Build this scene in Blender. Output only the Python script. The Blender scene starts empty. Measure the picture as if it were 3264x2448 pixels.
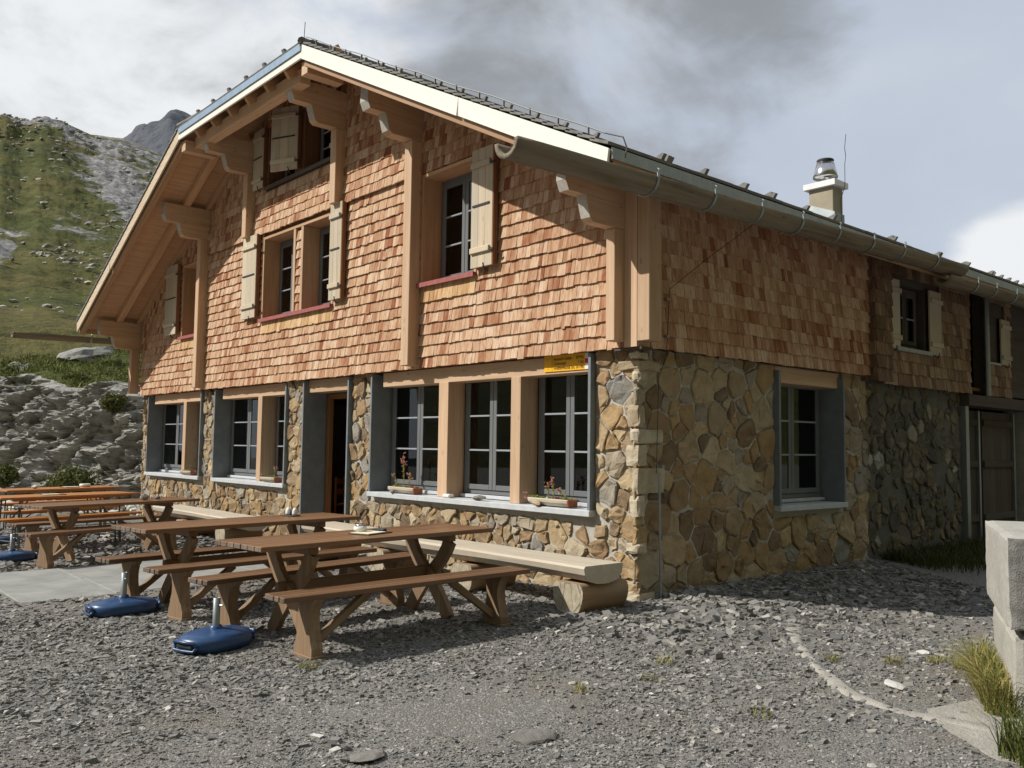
import bpy, math, random
import numpy as np
from mathutils import Vector, Matrix

random.seed(7)
RNG = np.random.default_rng(11)
S = bpy.context.scene
COL = S.collection
R = math.radians

# ------------------------------------------------------------------ camera
cam_d = bpy.data.cameras.new('camera')
cam = bpy.data.objects.new('camera', cam_d)
COL.objects.link(cam)
cam_d.sensor_width = 36.0
cam_d.lens = 36.0 * 2816.3 / 3264.0
cam_d.clip_end = 6000.0
CAM = Vector((5.769, -6.72, 1.5))
yaw, pitch, roll = R(-48.82), R(4.03), R(0.7635)
fw = Vector((math.sin(yaw) * math.cos(pitch), math.cos(yaw) * math.cos(pitch), math.sin(pitch)))
rt = Vector((math.cos(yaw), -math.sin(yaw), 0.0))
up = rt.cross(fw)
rt2 = rt * math.cos(roll) + up * math.sin(roll)
up2 = up * math.cos(roll) - rt * math.sin(roll)
m3 = Matrix((rt2, up2, -fw)).transposed()
cam.matrix_world = Matrix.Translation(CAM) @ m3.to_4x4()
S.camera = cam

# ------------------------------------------------------------------ world, sun, exposure
SUNV = Vector((0.7, 1.0, -1.06)).normalized()          # the way the light travels
sun_el = math.asin(-SUNV.z)
sun_rot = math.atan2(-SUNV.x, -SUNV.y)
W = bpy.data.worlds.new('World')
S.world = W
W.use_nodes = True


def build_world():
    nt = W.node_tree
    N, L = nt.nodes, nt.links
    N.clear()
    out = N.new('ShaderNodeOutputWorld')
    bg = N.new('ShaderNodeBackground')
    bg.inputs['Strength'].default_value = 0.1
    L.new(bg.outputs[0], out.inputs[0])
    sky = N.new('ShaderNodeTexSky')
    sky.sky_type = 'NISHITA'
    sky.sun_disc = False
    sky.sun_elevation = sun_el
    sky.sun_rotation = sun_rot
    sky.altitude = 2000
    sky.dust_density = 2.0
    tc = N.new('ShaderNodeTexCoord')
    sep = N.new('ShaderNodeSeparateXYZ')
    L.new(tc.outputs['Generated'], sep.inputs[0])
    # project the direction onto a flat cloud layer
    zc = N.new('ShaderNodeMath'); zc.operation = 'MAXIMUM'; zc.inputs[1].default_value = 0.0
    L.new(sep.outputs['Z'], zc.inputs[0])
    za = N.new('ShaderNodeMath'); za.operation = 'ADD'; za.inputs[1].default_value = 0.30
    L.new(zc.outputs[0], za.inputs[0])
    dv = N.new('ShaderNodeVectorMath'); dv.operation = 'SCALE'
    inv = N.new('ShaderNodeMath'); inv.operation = 'DIVIDE'; inv.inputs[0].default_value = 1.0
    L.new(za.outputs[0], inv.inputs[1])
    L.new(tc.outputs['Generated'], dv.inputs[0])
    L.new(inv.outputs[0], dv.inputs['Scale'])

    def noise(scale, detail, rough, dist, off):
        mp = N.new('ShaderNodeMapping')
        mp.inputs['Location'].default_value = off
        mp.inputs['Scale'].default_value = (1, 1, 1.7)
        L.new(tc.outputs['Generated'], mp.inputs[0])
        n = N.new('ShaderNodeTexNoise')
        n.inputs['Scale'].default_value = scale
        n.inputs['Detail'].default_value = detail
        n.inputs['Roughness'].default_value = rough
        n.inputs['Distortion'].default_value = dist
        L.new(mp.outputs[0], n.inputs['Vector'])
        return n.outputs['Fac']

    def blob(d, lo, hi):
        dt = N.new('ShaderNodeVectorMath'); dt.operation = 'DOT_PRODUCT'
        v = Vector(d).normalized()
        dt.inputs[1].default_value = v
        L.new(tc.outputs['Generated'], dt.inputs[0])
        mr = N.new('ShaderNodeMapRange'); mr.interpolation_type = 'SMOOTHSTEP'
        mr.inputs[1].default_value = lo; mr.inputs[2].default_value = hi
        L.new(dt.outputs['Value'], mr.inputs[0])
        return mr.outputs[0]

    def math2(op, a, b):
        m = N.new('ShaderNodeMath'); m.operation = op
        for i, v in enumerate((a, b)):
            if isinstance(v, (int, float)):
                m.inputs[i].default_value = v
            else:
                L.new(v, m.inputs[i])
        return m.outputs[0]

    def smooth(v, lo, hi):
        mr = N.new('ShaderNodeMapRange'); mr.interpolation_type = 'SMOOTHSTEP'
        mr.inputs[1].default_value = lo; mr.inputs[2].default_value = hi
        L.new(v, mr.inputs[0])
        return mr.outputs[0]

    def mix(f, a, b):
        m = N.new('ShaderNodeMix'); m.data_type = 'RGBA'
        L.new(f, m.inputs[0])
        for i, v in ((6, a), (7, b)):
            if isinstance(v, tuple):
                m.inputs[i].default_value = (*v, 1)
            else:
                L.new(v, m.inputs[i])
        return m.outputs[2]

    big = noise(2.3, 9, 0.55, 0.35, (3.1, 1.7, 0.0))
    fine = noise(7.5, 8, 0.58, 0.35, (7.0, 2.2, 0.4))
    mid = noise(3.2, 7, 0.5, 0.2, (0.4, 5.5, 1.0))
    # a thin bright haze lies over most of the sky
    veil = mix(smooth(mid, 0.30, 0.72), (5.5, 6.1, 7.1), (6.6, 7.1, 7.8))
    hz = N.new('ShaderNodeMix'); hz.data_type = 'RGBA'
    hz.inputs[0].default_value = 0.90
    L.new(sky.outputs[0], hz.inputs[6]); L.new(veil, hz.inputs[7])
    base = hz.outputs[2]
    # white cumulus
    cum = math2('ADD', math2('MULTIPLY', big, 0.72), math2('MULTIPLY', fine, 0.28))
    left = blob((-0.84, 0.42, 0.32), 0.82, 0.985)
    low = blob((-0.285, 0.945, 0.150), 0.9925, 0.9993)
    cumf = smooth(math2('ADD', math2('ADD', cum, math2('MULTIPLY', left, 0.24)), math2('MULTIPLY', low, 0.34)), 0.55, 0.74)
    c1 = mix(cumf, base, (8.6, 8.8, 9.0))
    # grey bellies of the cloud bank
    d1 = blob((-0.60, 0.68, 0.425), 0.945, 0.998)
    d2 = blob((-0.89, 0.21, 0.42), 0.955, 0.999)
    d3 = blob((-0.76, 0.46, 0.48), 0.965, 0.999)
    dark = math2('ADD', math2('ADD', math2('MULTIPLY', d1, 0.30), math2('MULTIPLY', d2, 0.16)), math2('MULTIPLY', d3, 0.05))
    dn = math2('ADD', math2('MULTIPLY', noise(2.6, 8, 0.55, 0.4, (1.0, 9.2, 3.0)), 0.72), math2('MULTIPLY', fine, 0.28))
    df = smooth(math2('ADD', dn, dark), 0.65, 0.86)
    c2 = mix(df, c1, (3.0, 3.2, 3.5))
    L.new(c2, bg.inputs['Color'])


build_world()
sun_d = bpy.data.lights.new('sun', 'SUN')
sun_d.energy = 5.0
sun_d.angle = R(0.53)
sun_d.color = (1.0, 0.955, 0.885)
sun = bpy.data.objects.new('sun', sun_d)
COL.objects.link(sun)
sun.rotation_euler = SUNV.to_track_quat('-Z', 'Y').to_euler()
sun.location = (-30, -40, 60)
S.view_settings.view_transform = 'Standard'
S.view_settings.look = 'None'
S.view_settings.exposure = 0.0
S.view_settings.gamma = 1.0
S.view_settings.use_curve_mapping = False
S.cycles.max_bounces = 6
S.cycles.diffuse_bounces = 3
S.cycles.glossy_bounces = 3
S.cycles.transmission_bounces = 4
S.cycles.transparent_max_bounces = 12
S.cycles.use_denoising = True

# ------------------------------------------------------------------ noise helpers (numpy)


def _hash(ix, iy, iz, seed):
    h = (ix * 374761393 + iy * 668265263 + iz * 2147483647 + seed * 144665) & 0xFFFFFFFF
    h = ((h ^ (h >> 13)) * 1274126177) & 0xFFFFFFFF
    h = (h ^ (h >> 16)) & 0xFFFFFFFF
    return h / 4294967295.0


def vnoise(p, seed=0):
    p = np.asarray(p, float)
    i = np.floor(p).astype(np.int64)
    f = p - i
    u = f * f * (3 - 2 * f)
    r = 0
    for dx in (0, 1):
        for dy in (0, 1):
            for dz in (0, 1):
                w = (u[:, 0] if dx else 1 - u[:, 0]) * (u[:, 1] if dy else 1 - u[:, 1]) * (u[:, 2] if dz else 1 - u[:, 2])
                r = r + w * _hash(i[:, 0] + dx, i[:, 1] + dy, i[:, 2] + dz, seed)
    return r * 2 - 1


def fbm(p, octv=5, seed=0, gain=0.5, ridged=False):
    p = np.asarray(p, float)
    a, s, t = 1.0, 0.0, 0.0
    for k in range(octv):
        n = vnoise(p * (2.03 ** k), seed + k * 17)
        if ridged:
            n = 1 - 2 * np.abs(n)
        s = s + a * n
        t += a
        a *= gain
    return s / t


def gz(x, y):
    """height of the yard"""
    x = np.asarray(x, float); y = np.asarray(y, float)
    z = -0.0145 * np.maximum(0, -x - 1)
    t = np.clip((x - 0.3) / 1.6, 0, 1) * np.clip((y + 0.6) / 2.4, 0, 1)
    z = z - 0.13 * t * t * (3 - 2 * t)
    return z

# ------------------------------------------------------------------ materials
MATS = {}


class NT:
    def __init__(self, name):
        m = bpy.data.materials.new(name)
        m.use_nodes = True
        self.m = m
        self.N, self.L = m.node_tree.nodes, m.node_tree.links
        self.N.clear()
        self.out = self.N.new('ShaderNodeOutputMaterial')
        MATS[name] = m

    def n(self, t, **kw):
        x = self.N.new(t)
        for k, v in kw.items():
            setattr(x, k, v)
        return x

    def set(self, node, sock, v):
        if isinstance(v, bpy.types.NodeSocket):
            self.L.new(v, node.inputs[sock])
        elif isinstance(v, tuple) and len(v) == 3 and node.inputs[sock].type == 'RGBA':
            node.inputs[sock].default_value = (*v, 1)
        else:
            node.inputs[sock].default_value = v

    def attr(self, a, out='Vector'):
        return self.n('ShaderNodeAttribute', attribute_name=a).outputs[out]

    def mapping(self, vec, scale=(1, 1, 1), loc=(0, 0, 0), rot=(0, 0, 0)):
        mp = self.n('ShaderNodeMapping')
        self.L.new(vec, mp.inputs[0])
        mp.inputs['Scale'].default_value = scale
        mp.inputs['Location'].default_value = loc
        mp.inputs['Rotation'].default_value = rot
        return mp.outputs[0]

    def noise(self, vec, scale=1.0, detail=4, rough=0.5, dist=0.0, color=False):
        x = self.n('ShaderNodeTexNoise')
        if vec is not None:
            self.L.new(vec, x.inputs['Vector'])
        x.inputs['Scale'].default_value = scale
        x.inputs['Detail'].default_value = detail
        x.inputs['Roughness'].default_value = rough
        x.inputs['Distortion'].default_value = dist
        return x.outputs['Color' if color else 'Fac']

    def voro(self, vec, scale, feature='F1', out='Distance', rand=1.0):
        x = self.n('ShaderNodeTexVoronoi', feature=feature)
        self.L.new(vec, x.inputs['Vector'])
        x.inputs['Scale'].default_value = scale
        x.inputs['Randomness'].default_value = rand
        return x.outputs[out]

    def ramp(self, f, stops, interp='LINEAR'):
        r = self.n('ShaderNodeValToRGB')
        e = r.color_ramp.elements
        while len(e) > 1:
            e.remove(e[-1])
        e[0].position = stops[0][0]; e[0].color = (*stops[0][1], 1)
        for p, c in stops[1:]:
            q = e.new(p); q.color = (*c, 1)
        r.color_ramp.interpolation = interp
        self.L.new(f, r.inputs[0])
        return r.outputs[0]

    def rng(self, f, a, b, c, d, smooth=False):
        r = self.n('ShaderNodeMapRange')
        if smooth:
            r.interpolation_type = 'SMOOTHSTEP'
        self.L.new(f, r.inputs[0])
        for i, v in zip((1, 2, 3, 4), (a, b, c, d)):
            r.inputs[i].default_value = v
        return r.outputs[0]

    def mix(self, f, a, b, blend='MIX'):
        x = self.n('ShaderNodeMix', data_type='RGBA', blend_type=blend)
        for i, v in ((0, f), (6, a), (7, b)):
            if isinstance(v, bpy.types.NodeSocket):
                self.L.new(v, x.inputs[i])
            elif i == 0:
                x.inputs[0].default_value = v
            else:
                x.inputs[i].default_value = (*v, 1)
        return x.outputs[2]

    def math(self, op, a, b=0.0):
        x = self.n('ShaderNodeMath', operation=op)
        for i, v in enumerate((a, b)):
            if isinstance(v, bpy.types.NodeSocket):
                self.L.new(v, x.inputs[i])
            else:
                x.inputs[i].default_value = v
        return x.outputs[0]

    def bump(self, h, strength=0.3, dist=0.01):
        b = self.n('ShaderNodeBump')
        b.inputs['Strength'].default_value = strength
        b.inputs['Distance'].default_value = dist
        self.L.new(h, b.inputs['Height'])
        return b.outputs[0]

    def bsdf(self, color, rough=0.7, metal=0.0, normal=None, spec=0.35, **kw):
        b = self.n('ShaderNodeBsdfPrincipled')
        self.set(b, 'Base Color', color)
        self.set(b, 'Roughness', rough)
        self.set(b, 'Metallic', metal)
        b.inputs['Specular IOR Level'].default_value = spec
        if normal is not None:
            self.L.new(normal, b.inputs['Normal'])
        for k, v in kw.items():
            self.set(b, k, v)
        self.L.new(b.outputs[0], self.out.inputs[0])
        return b


def wood(name, dark, light, var=0.18, rough=0.65, knots=0.5, grey=None, spec=0.25, gs=1.0, bs=0.25, bd=0.004):
    t = NT(name)
    g = t.attr('gco')
    v1 = t.mapping(g, (1.1 * gs, 22 * gs, 22 * gs))
    n1 = t.noise(v1, 1.0, 6, 0.6, 0.5)
    v2 = t.mapping(g, (2.5 * gs, 90 * gs, 90 * gs), (3, 1, 2))
    n2 = t.noise(v2, 1.0, 3, 0.6, 0.0)
    f = t.math('ADD', t.math('MULTIPLY', n1, 0.7), t.math('MULTIPLY', n2, 0.3))
    c = t.ramp(f, [(0.3, dark), (0.68, light)])
    if knots:
        vk = t.mapping(g, (3.0, 9.0, 9.0), (5, 3, 1))
        k = t.voro(vk, 1.0)
        kk = t.rng(k, 0.05, 0.15, knots, 0.0, True)
        c = t.mix(kk, c, tuple(x * 0.42 for x in dark))
    if grey:
        vg = t.mapping(g, (0.8, 5, 5), (9, 9, 9))
        c = t.mix(t.rng(t.noise(vg, 1.0, 4, 0.6), 0.35, 0.68, 0.0, 1.0), c, grey)
    r = t.attr('rnd', 'Fac')
    hs = t.n('ShaderNodeHueSaturation')
    t.L.new(c, hs.inputs['Color'])
    t.L.new(t.rng(r, 0, 1, 1 - var, 1 + var), hs.inputs['Value'])
    t.bsdf(hs.outputs[0], rough, 0, t.bump(f, bs, bd), spec)
    return t.m


wood('fir', (0.40, 0.225, 0.12), (0.57, 0.375, 0.225))
wood('fir_beam', (0.46, 0.295, 0.175), (0.62, 0.445, 0.30), 0.1)
wood('shutter_wood', (0.47, 0.37, 0.245), (0.66, 0.56, 0.41), 0.12, grey=(0.50, 0.45, 0.36))
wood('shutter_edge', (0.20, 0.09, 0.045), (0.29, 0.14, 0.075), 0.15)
wood('verge_paint', (0.80, 0.77, 0.68), (0.88, 0.86, 0.79), 0.03, 0.45, 0.05)
wood('verge_wood', (0.52, 0.40, 0.27), (0.68, 0.56, 0.42), 0.05, 0.6, 0.1)
wood('end_grain', (0.36, 0.33, 0.28), (0.54, 0.51, 0.46), 0.1, 0.85, 0.0)
wood('table_wood', (0.10, 0.046, 0.022), (0.29, 0.142, 0.062), 0.26, 0.40, 0.15, grey=(0.19, 0.112, 0.062), spec=0.4)
wood('table_end', (0.11, 0.085, 0.065), (0.23, 0.18, 0.14), 0.25, 0.8, 0.0)
wood('leg_wood', (0.17, 0.105, 0.058), (0.34, 0.235, 0.145), 0.18, 0.65, 0.25)  # pale leg wood; the table legs' sunlit tan is put into this colour
wood('beer_wood', (0.36, 0.135, 0.032), (0.52, 0.22, 0.06), 0.12, 0.33, 0.0, spec=0.5)
wood('log_wood', (0.42, 0.335, 0.235), (0.64, 0.56, 0.44), 0.1, 0.75, 0.35, grey=(0.45, 0.41, 0.34), bs=0.5, bd=0.01)
wood('log_bark', (0.20, 0.105, 0.05), (0.38, 0.23, 0.125), 0.1, 0.8, 0.3, grey=(0.33, 0.25, 0.17))
wood('gutter_log', (0.075, 0.055, 0.036), (0.31, 0.245, 0.165), 0.08, 0.9, 0.6, grey=(0.235, 0.205, 0.16), spec=0.1, gs=0.7, bs=0.9, bd=0.02)
wood('old_wood', (0.055, 0.04, 0.03), (0.13, 0.095, 0.07), 0.2, 0.85, 0.2, grey=(0.10, 0.09, 0.08))
wood('interior_wood', (0.16, 0.075, 0.03), (0.28, 0.14, 0.06), 0.15, 0.5, 0.2)


def shingle_mat(name, stops, streak=0.85):
    t = NT(name)
    g = t.attr('gco')
    r = t.attr('rnd', 'Fac')
    c = t.ramp(r, stops)
    n = t.noise(t.mapping(g, (4, 55, 55)), 1.0, 5, 0.7, 0.2)
    n2 = t.noise(t.mapping(g, (1.8, 17, 17), (4, 4, 4)), 1.0, 3, 0.55)
    c = t.mix(t.rng(n, 0.44, 0.66, 0.0, streak), c, t.mix(1.0, c, (0.60, 0.48, 0.40), 'MULTIPLY'))
    c = t.mix(t.rng(n2, 0.50, 0.68, 0.0, 0.55), c, t.mix(0.5, c, (0.70, 0.52, 0.37)))
    c = t.mix(t.rng(n2, 0.30, 0.45, 0.75, 0.0), c, (0.31, 0.125, 0.06))
    t.bsdf(c, 0.8, 0, t.bump(n, 0.35, 0.004), 0.15)


shingle_mat('cedar', [(0.0, (0.25, 0.090, 0.042)), (0.12, (0.335, 0.145, 0.072)), (0.27, (0.42, 0.235, 0.135)), (0.5, (0.50, 0.315, 0.192)),
                      (0.76, (0.58, 0.40, 0.26)), (1.0, (0.67, 0.505, 0.365))])
shingle_mat('cedar_sill', [(0.0, (0.40, 0.22, 0.09)), (0.5, (0.58, 0.38, 0.19)), (1.0, (0.67, 0.48, 0.27))])
shingle_mat('cedar_old', [(0.0, (0.12, 0.075, 0.05)), (0.4, (0.22, 0.15, 0.10)), (0.8, (0.36, 0.26, 0.17)), (1.0, (0.40, 0.31, 0.22))])


def stone_mat(name, stops, rough_amt=0.6):
    t = NT(name)
    g = t.attr('gco')
    r = t.attr('rnd', 'Fac')
    c = t.ramp(r, stops)
    n = t.noise(g, 7.0, 6, 0.62, 0.4)
    n2 = t.noise(t.mapping(g, (1, 1, 2.4)), 26.0, 5, 0.7)
    n3 = t.noise(g, 3.0, 3, 0.5, 0.6, False)
    c = t.mix(t.rng(n, 0.40, 0.72, 0.0, 0.75), c, t.mix(1.0, c, (0.62, 0.55, 0.47), 'MULTIPLY'))
    c = t.mix(t.rng(n3, 0.54, 0.75, 0.0, 0.4), c, (0.42, 0.34, 0.22))
    c = t.mix(t.rng(n2, 0.55, 0.8, 0.0, 0.5), c, t.mix(1.0, c, (0.55, 0.52, 0.5), 'MULTIPLY'))
    h = t.math('ADD', t.math('MULTIPLY', n, 1.2), t.math('MULTIPLY', n2, 0.5))
    t.bsdf(c, 0.88, 0, t.bump(h, rough_amt, 0.03), 0.2)


stone_mat('wall_stone', [(0.0, (0.19, 0.145, 0.098)), (0.14, (0.27, 0.19, 0.115)), (0.28, (0.345, 0.235, 0.13)), (0.42, (0.43, 0.30, 0.155)),
                         (0.56, (0.36, 0.275, 0.18)), (0.68, (0.50, 0.385, 0.225)), (0.80, (0.30, 0.27, 0.225)), (0.90, (0.52, 0.435, 0.295)), (1.0, (0.27, 0.26, 0.24))])
stone_mat('quoin_stone', [(0.0, (0.45, 0.385, 0.275)), (0.5, (0.56, 0.50, 0.38)), (0.8, (0.42, 0.335, 0.22)), (1.0, (0.50, 0.475, 0.42))], 0.45)
stone_mat('rear_stone', [(0.0, (0.10, 0.095, 0.08)), (0.35, (0.145, 0.13, 0.105)), (0.6, (0.185, 0.15, 0.095)), (0.8, (0.16, 0.15, 0.13)), (0.94, (0.24, 0.20, 0.13)), (1.0, (0.42, 0.41, 0.37))])
stone_mat('slate_stone', [(0.0, (0.10, 0.10, 0.10)), (0.5, (0.17, 0.165, 0.155)), (0.8, (0.24, 0.225, 0.20)), (1.0, (0.42, 0.41, 0.39))])
stone_mat('hill_stone', [(0.0, (0.26, 0.26, 0.25)), (0.6, (0.44, 0.435, 0.415)), (1.0, (0.60, 0.59, 0.56))])
stone_mat('pale_stone', [(0.0, (0.42, 0.41, 0.385)), (1.0, (0.66, 0.65, 0.61))])


def rough_mat(name, c1, c2, scale=8.0, rough=0.9, bump=0.3, bd=0.01, coord='Object', speck=None):
    t = NT(name)
    tc = t.n('ShaderNodeTexCoord').outputs[coord]
    n = t.noise(tc, scale, 6, 0.6, 0.3)
    n2 = t.noise(tc, scale * 9, 4, 0.65)
    c = t.mix(t.rng(n, 0.3, 0.7, 0, 1), c1, c2)
    if speck:
        c = t.mix(t.rng(n2, 0.60, 0.75, 0, 0.75), c, speck)
    h = t.math('ADD', t.math('MULTIPLY', n, 0.6), t.math('MULTIPLY', n2, 0.6))
    t.bsdf(c, rough, 0, t.bump(h, bump, bd), 0.25)
    return t


rough_mat('mortar', (0.38, 0.36, 0.315), (0.50, 0.48, 0.43), 9, 0.95, 0.5, 0.02)
rough_mat('rear_mortar', (0.115, 0.115, 0.10), (0.185, 0.18, 0.155), 5, 0.95, 0.7, 0.04, speck=(0.24, 0.22, 0.18))
rough_mat('slate', (0.16, 0.185, 0.20), (0.215, 0.245, 0.265), 6, 0.55, 0.15, 0.004)
rough_mat('sill_stone', (0.46, 0.48, 0.50), (0.56, 0.58, 0.59), 10, 0.6, 0.1, 0.003)  # slate's grey, with the sunlit brightness of the sills put into the colour
rough_mat('concrete', (0.31, 0.298, 0.26), (0.43, 0.41, 0.365), 2.2, 0.95, 0.7, 0.02, speck=(0.20, 0.19, 0.17))
rough_mat('concrete_rough', (0.20, 0.195, 0.18), (0.33, 0.32, 0.295), 14, 0.95, 1.0, 0.03, speck=(0.12, 0.115, 0.11))
rough_mat('slab_concrete', (0.20, 0.205, 0.19), (0.335, 0.335, 0.31), 2.4, 0.85, 0.25, 0.006, speck=(0.18, 0.185, 0.178))
rough_mat('edging', (0.31, 0.292, 0.25), (0.43, 0.405, 0.35), 7, 0.95, 0.8, 0.03, speck=(0.19, 0.18, 0.165))
rough_mat('chimney_render', (0.31, 0.275, 0.20), (0.40, 0.355, 0.265), 3, 0.95, 0.3, 0.01)
rough_mat('tile', (0.15, 0.15, 0.14), (0.27, 0.265, 0.245), 6, 0.85, 0.3, 0.006, speck=(0.10, 0.105, 0.09))
rough_mat('window_paint', (0.145, 0.152, 0.158), (0.17, 0.178, 0.183), 3, 0.45, 0.03, 0.002)
rough_mat('bar_paint', (0.28, 0.31, 0.33), (0.32, 0.35, 0.37), 3, 0.4, 0.03, 0.002)
rough_mat('white_paint', (0.72, 0.73, 0.74), (0.80, 0.81, 0.81), 6, 0.5, 0.08, 0.002)
rough_mat('red_paint', (0.28, 0.085, 0.08), (0.40, 0.135, 0.125), 16, 0.6, 0.2, 0.003, speck=(0.17, 0.10, 0.09))
rough_mat('sign_yellow', (0.86, 0.44, 0.015), (0.90, 0.47, 0.02), 4, 0.45, 0.02, 0.001)
rough_mat('sign_black', (0.02, 0.02, 0.02), (0.03, 0.03, 0.03), 4, 0.5, 0.0, 0.001)
rough_mat('sign_red', (0.5, 0.03, 0.03), (0.55, 0.04, 0.04), 4, 0.5, 0.0, 0.001)
rough_mat('terracotta', (0.26, 0.085, 0.05), (0.36, 0.13, 0.08), 12, 0.85, 0.3, 0.004)
rough_mat('soil', (0.05, 0.035, 0.025), (0.09, 0.07, 0.05), 30, 0.95, 0.6, 0.01)
rough_mat('black_iron', (0.03, 0.032, 0.035), (0.06, 0.062, 0.065), 20, 0.55, 0.1, 0.002)
rough_mat('green_metal', (0.07, 0.075, 0.06), (0.11, 0.115, 0.095), 9, 0.5, 0.05, 0.002)
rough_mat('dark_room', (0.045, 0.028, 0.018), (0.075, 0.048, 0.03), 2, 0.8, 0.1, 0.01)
rough_mat('paper', (0.66, 0.60, 0.42), (0.76, 0.71, 0.54), 12, 0.8, 0.05, 0.001)
rough_mat('ceramic', (0.74, 0.73, 0.68), (0.80, 0.79, 0.75), 5, 0.35, 0.02, 0.001)


def metal(name, c, rough=0.45, met=0.8, dirt=None):
    t = NT(name)
    tc = t.n('ShaderNodeTexCoord').outputs['Object']
    n = t.noise(t.mapping(tc, (1, 1, 0.35)), 9, 5, 0.6, 0.2)
    col = t.mix(t.rng(n, 0.35, 0.7, 0, 1), tuple(x * 0.82 for x in c), c)
    if dirt:
        n2 = t.noise(t.mapping(tc, (3, 3, 0.5)), 12, 4, 0.7)
        col = t.mix(t.rng(n2, 0.58, 0.72, 0, 0.7), col, dirt)
    t.bsdf(col, rough, met, t.bump(n, 0.05, 0.003), 0.5)


metal('zinc', (0.42, 0.46, 0.475), 0.5, 0.55, (0.22, 0.21, 0.19))
metal('flashing_sky_tint', (0.50, 0.62, 0.72), 0.30, 0.75)  # the reflected sky's blue is put into the metal colour
metal('steel', (0.62, 0.60, 0.60), 0.20, 1.0)
metal('galvanised', (0.36, 0.39, 0.40), 0.45, 0.7)
metal('wire', (0.20, 0.20, 0.19), 0.5, 0.6)

t = NT('blue_plastic')
tc_ = t.n('ShaderNodeTexCoord').outputs['Object']
n_ = t.noise(tc_, 30, 5, 0.6)
t.bsdf(t.mix(t.rng(n_, 0.5, 0.75, 0, 0.5), (0.018, 0.058, 0.15), (0.06, 0.10, 0.17)), 0.36, 0, t.bump(n_, 0.08, 0.002), 0.5)

t = NT('glass')
fr = t.n('ShaderNodeFresnel'); fr.inputs['IOR'].default_value = 1.52
gl = t.n('ShaderNodeBsdfGlossy'); gl.inputs['Roughness'].default_value = 0.015; gl.inputs['Color'].default_value = (0.92, 0.95, 0.95, 1)
tr = t.n('ShaderNodeBsdfTransparent'); tr.inputs['Color'].default_value = (0.74, 0.77, 0.75, 1)
mx = t.n('ShaderNodeMixShader')
t.L.new(t.math('MULTIPLY', fr.outputs[0], 1.0), mx.inputs[0]); t.L.new(tr.outputs[0], mx.inputs[1]); t.L.new(gl.outputs[0], mx.inputs[2])
t.L.new(mx.outputs[0], t.out.inputs[0])

t = NT('gravel_chip')
r_ = t.attr('rnd', 'Fac')
g_ = t.attr('gco')
c_ = t.ramp(r_, [(0.0, (0.105, 0.105, 0.103)), (0.35, (0.155, 0.151, 0.143)), (0.62, (0.205, 0.197, 0.181)), (0.84, (0.265, 0.251, 0.223)), (0.94, (0.36, 0.34, 0.30)), (0.98, (0.50, 0.48, 0.44)), (1.0, (0.64, 0.62, 0.58))])
n_ = t.noise(g_, 60, 4, 0.6)
t.bsdf(t.mix(t.rng(n_, 0.4, 0.7, 0, 0.45), c_, (0.20, 0.187, 0.163)), 0.78, 0, t.bump(n_, 0.25, 0.003), 0.35)

t = NT('gravel_ground')
tc_ = t.n('ShaderNodeTexCoord').outputs['Object']
w_ = t.n('ShaderNodeVectorMath', operation='ADD')
t.L.new(tc_, w_.inputs[0])
sc_ = t.n('ShaderNodeVectorMath', operation='SCALE'); sc_.inputs['Scale'].default_value = 0.03
t.L.new(t.noise(tc_, 18, 3, 0.5, 0, True), sc_.inputs[0])
t.L.new(sc_.outputs[0], w_.inputs[1])
v1 = t.voro(w_.outputs[0], 85)
vc = t.n('ShaderNodeTexVoronoi'); t.L.new(w_.outputs[0], vc.inputs['Vector']); vc.inputs['Scale'].default_value = 85
v2 = t.voro(w_.outputs[0], 190)
sepc = t.n('ShaderNodeSeparateColor'); t.L.new(vc.outputs['Color'], sepc.inputs[0])
c_ = t.ramp(sepc.outputs[0], [(0.0, (0.13, 0.127, 0.12)), (0.5, (0.19, 0.182, 0.168)), (0.85, (0.25, 0.238, 0.212)), (0.95, (0.33, 0.315, 0.28)), (1.0, (0.46, 0.44, 0.40))])
big_ = t.noise(tc_, 0.9, 5, 0.6, 0.5)
c_ = t.mix(t.rng(big_, 0.48, 0.66, 0, 0.75), c_, (0.195, 0.168, 0.135))
h_ = t.math('ADD', t.math('MULTIPLY', v1, -1.0), t.math('MULTIPLY', v2, -0.5))
t.bsdf(c_, 0.9, 0, t.bump(h_, 0.7, 0.012), 0.2)


def leaf_mat(name, stops):
    t = NT(name)
    c = t.ramp(t.attr('rnd', 'Fac'), stops)
    b = t.n('ShaderNodeBsdfPrincipled')
    t.L.new(c, b.inputs['Base Color'])
    b.inputs['Roughness'].default_value = 0.6
    b.inputs['Specular IOR Level'].default_value = 0.25
    tl = t.n('ShaderNodeBsdfTranslucent')
    t.L.new(c, tl.inputs['Color'])
    ms = t.n('ShaderNodeMixShader'); ms.inputs[0].default_value = 0.25
    t.L.new(b.outputs[0], ms.inputs[1]); t.L.new(tl.outputs[0], ms.inputs[2])
    t.L.new(ms.outputs[0], t.out.inputs[0])


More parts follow.
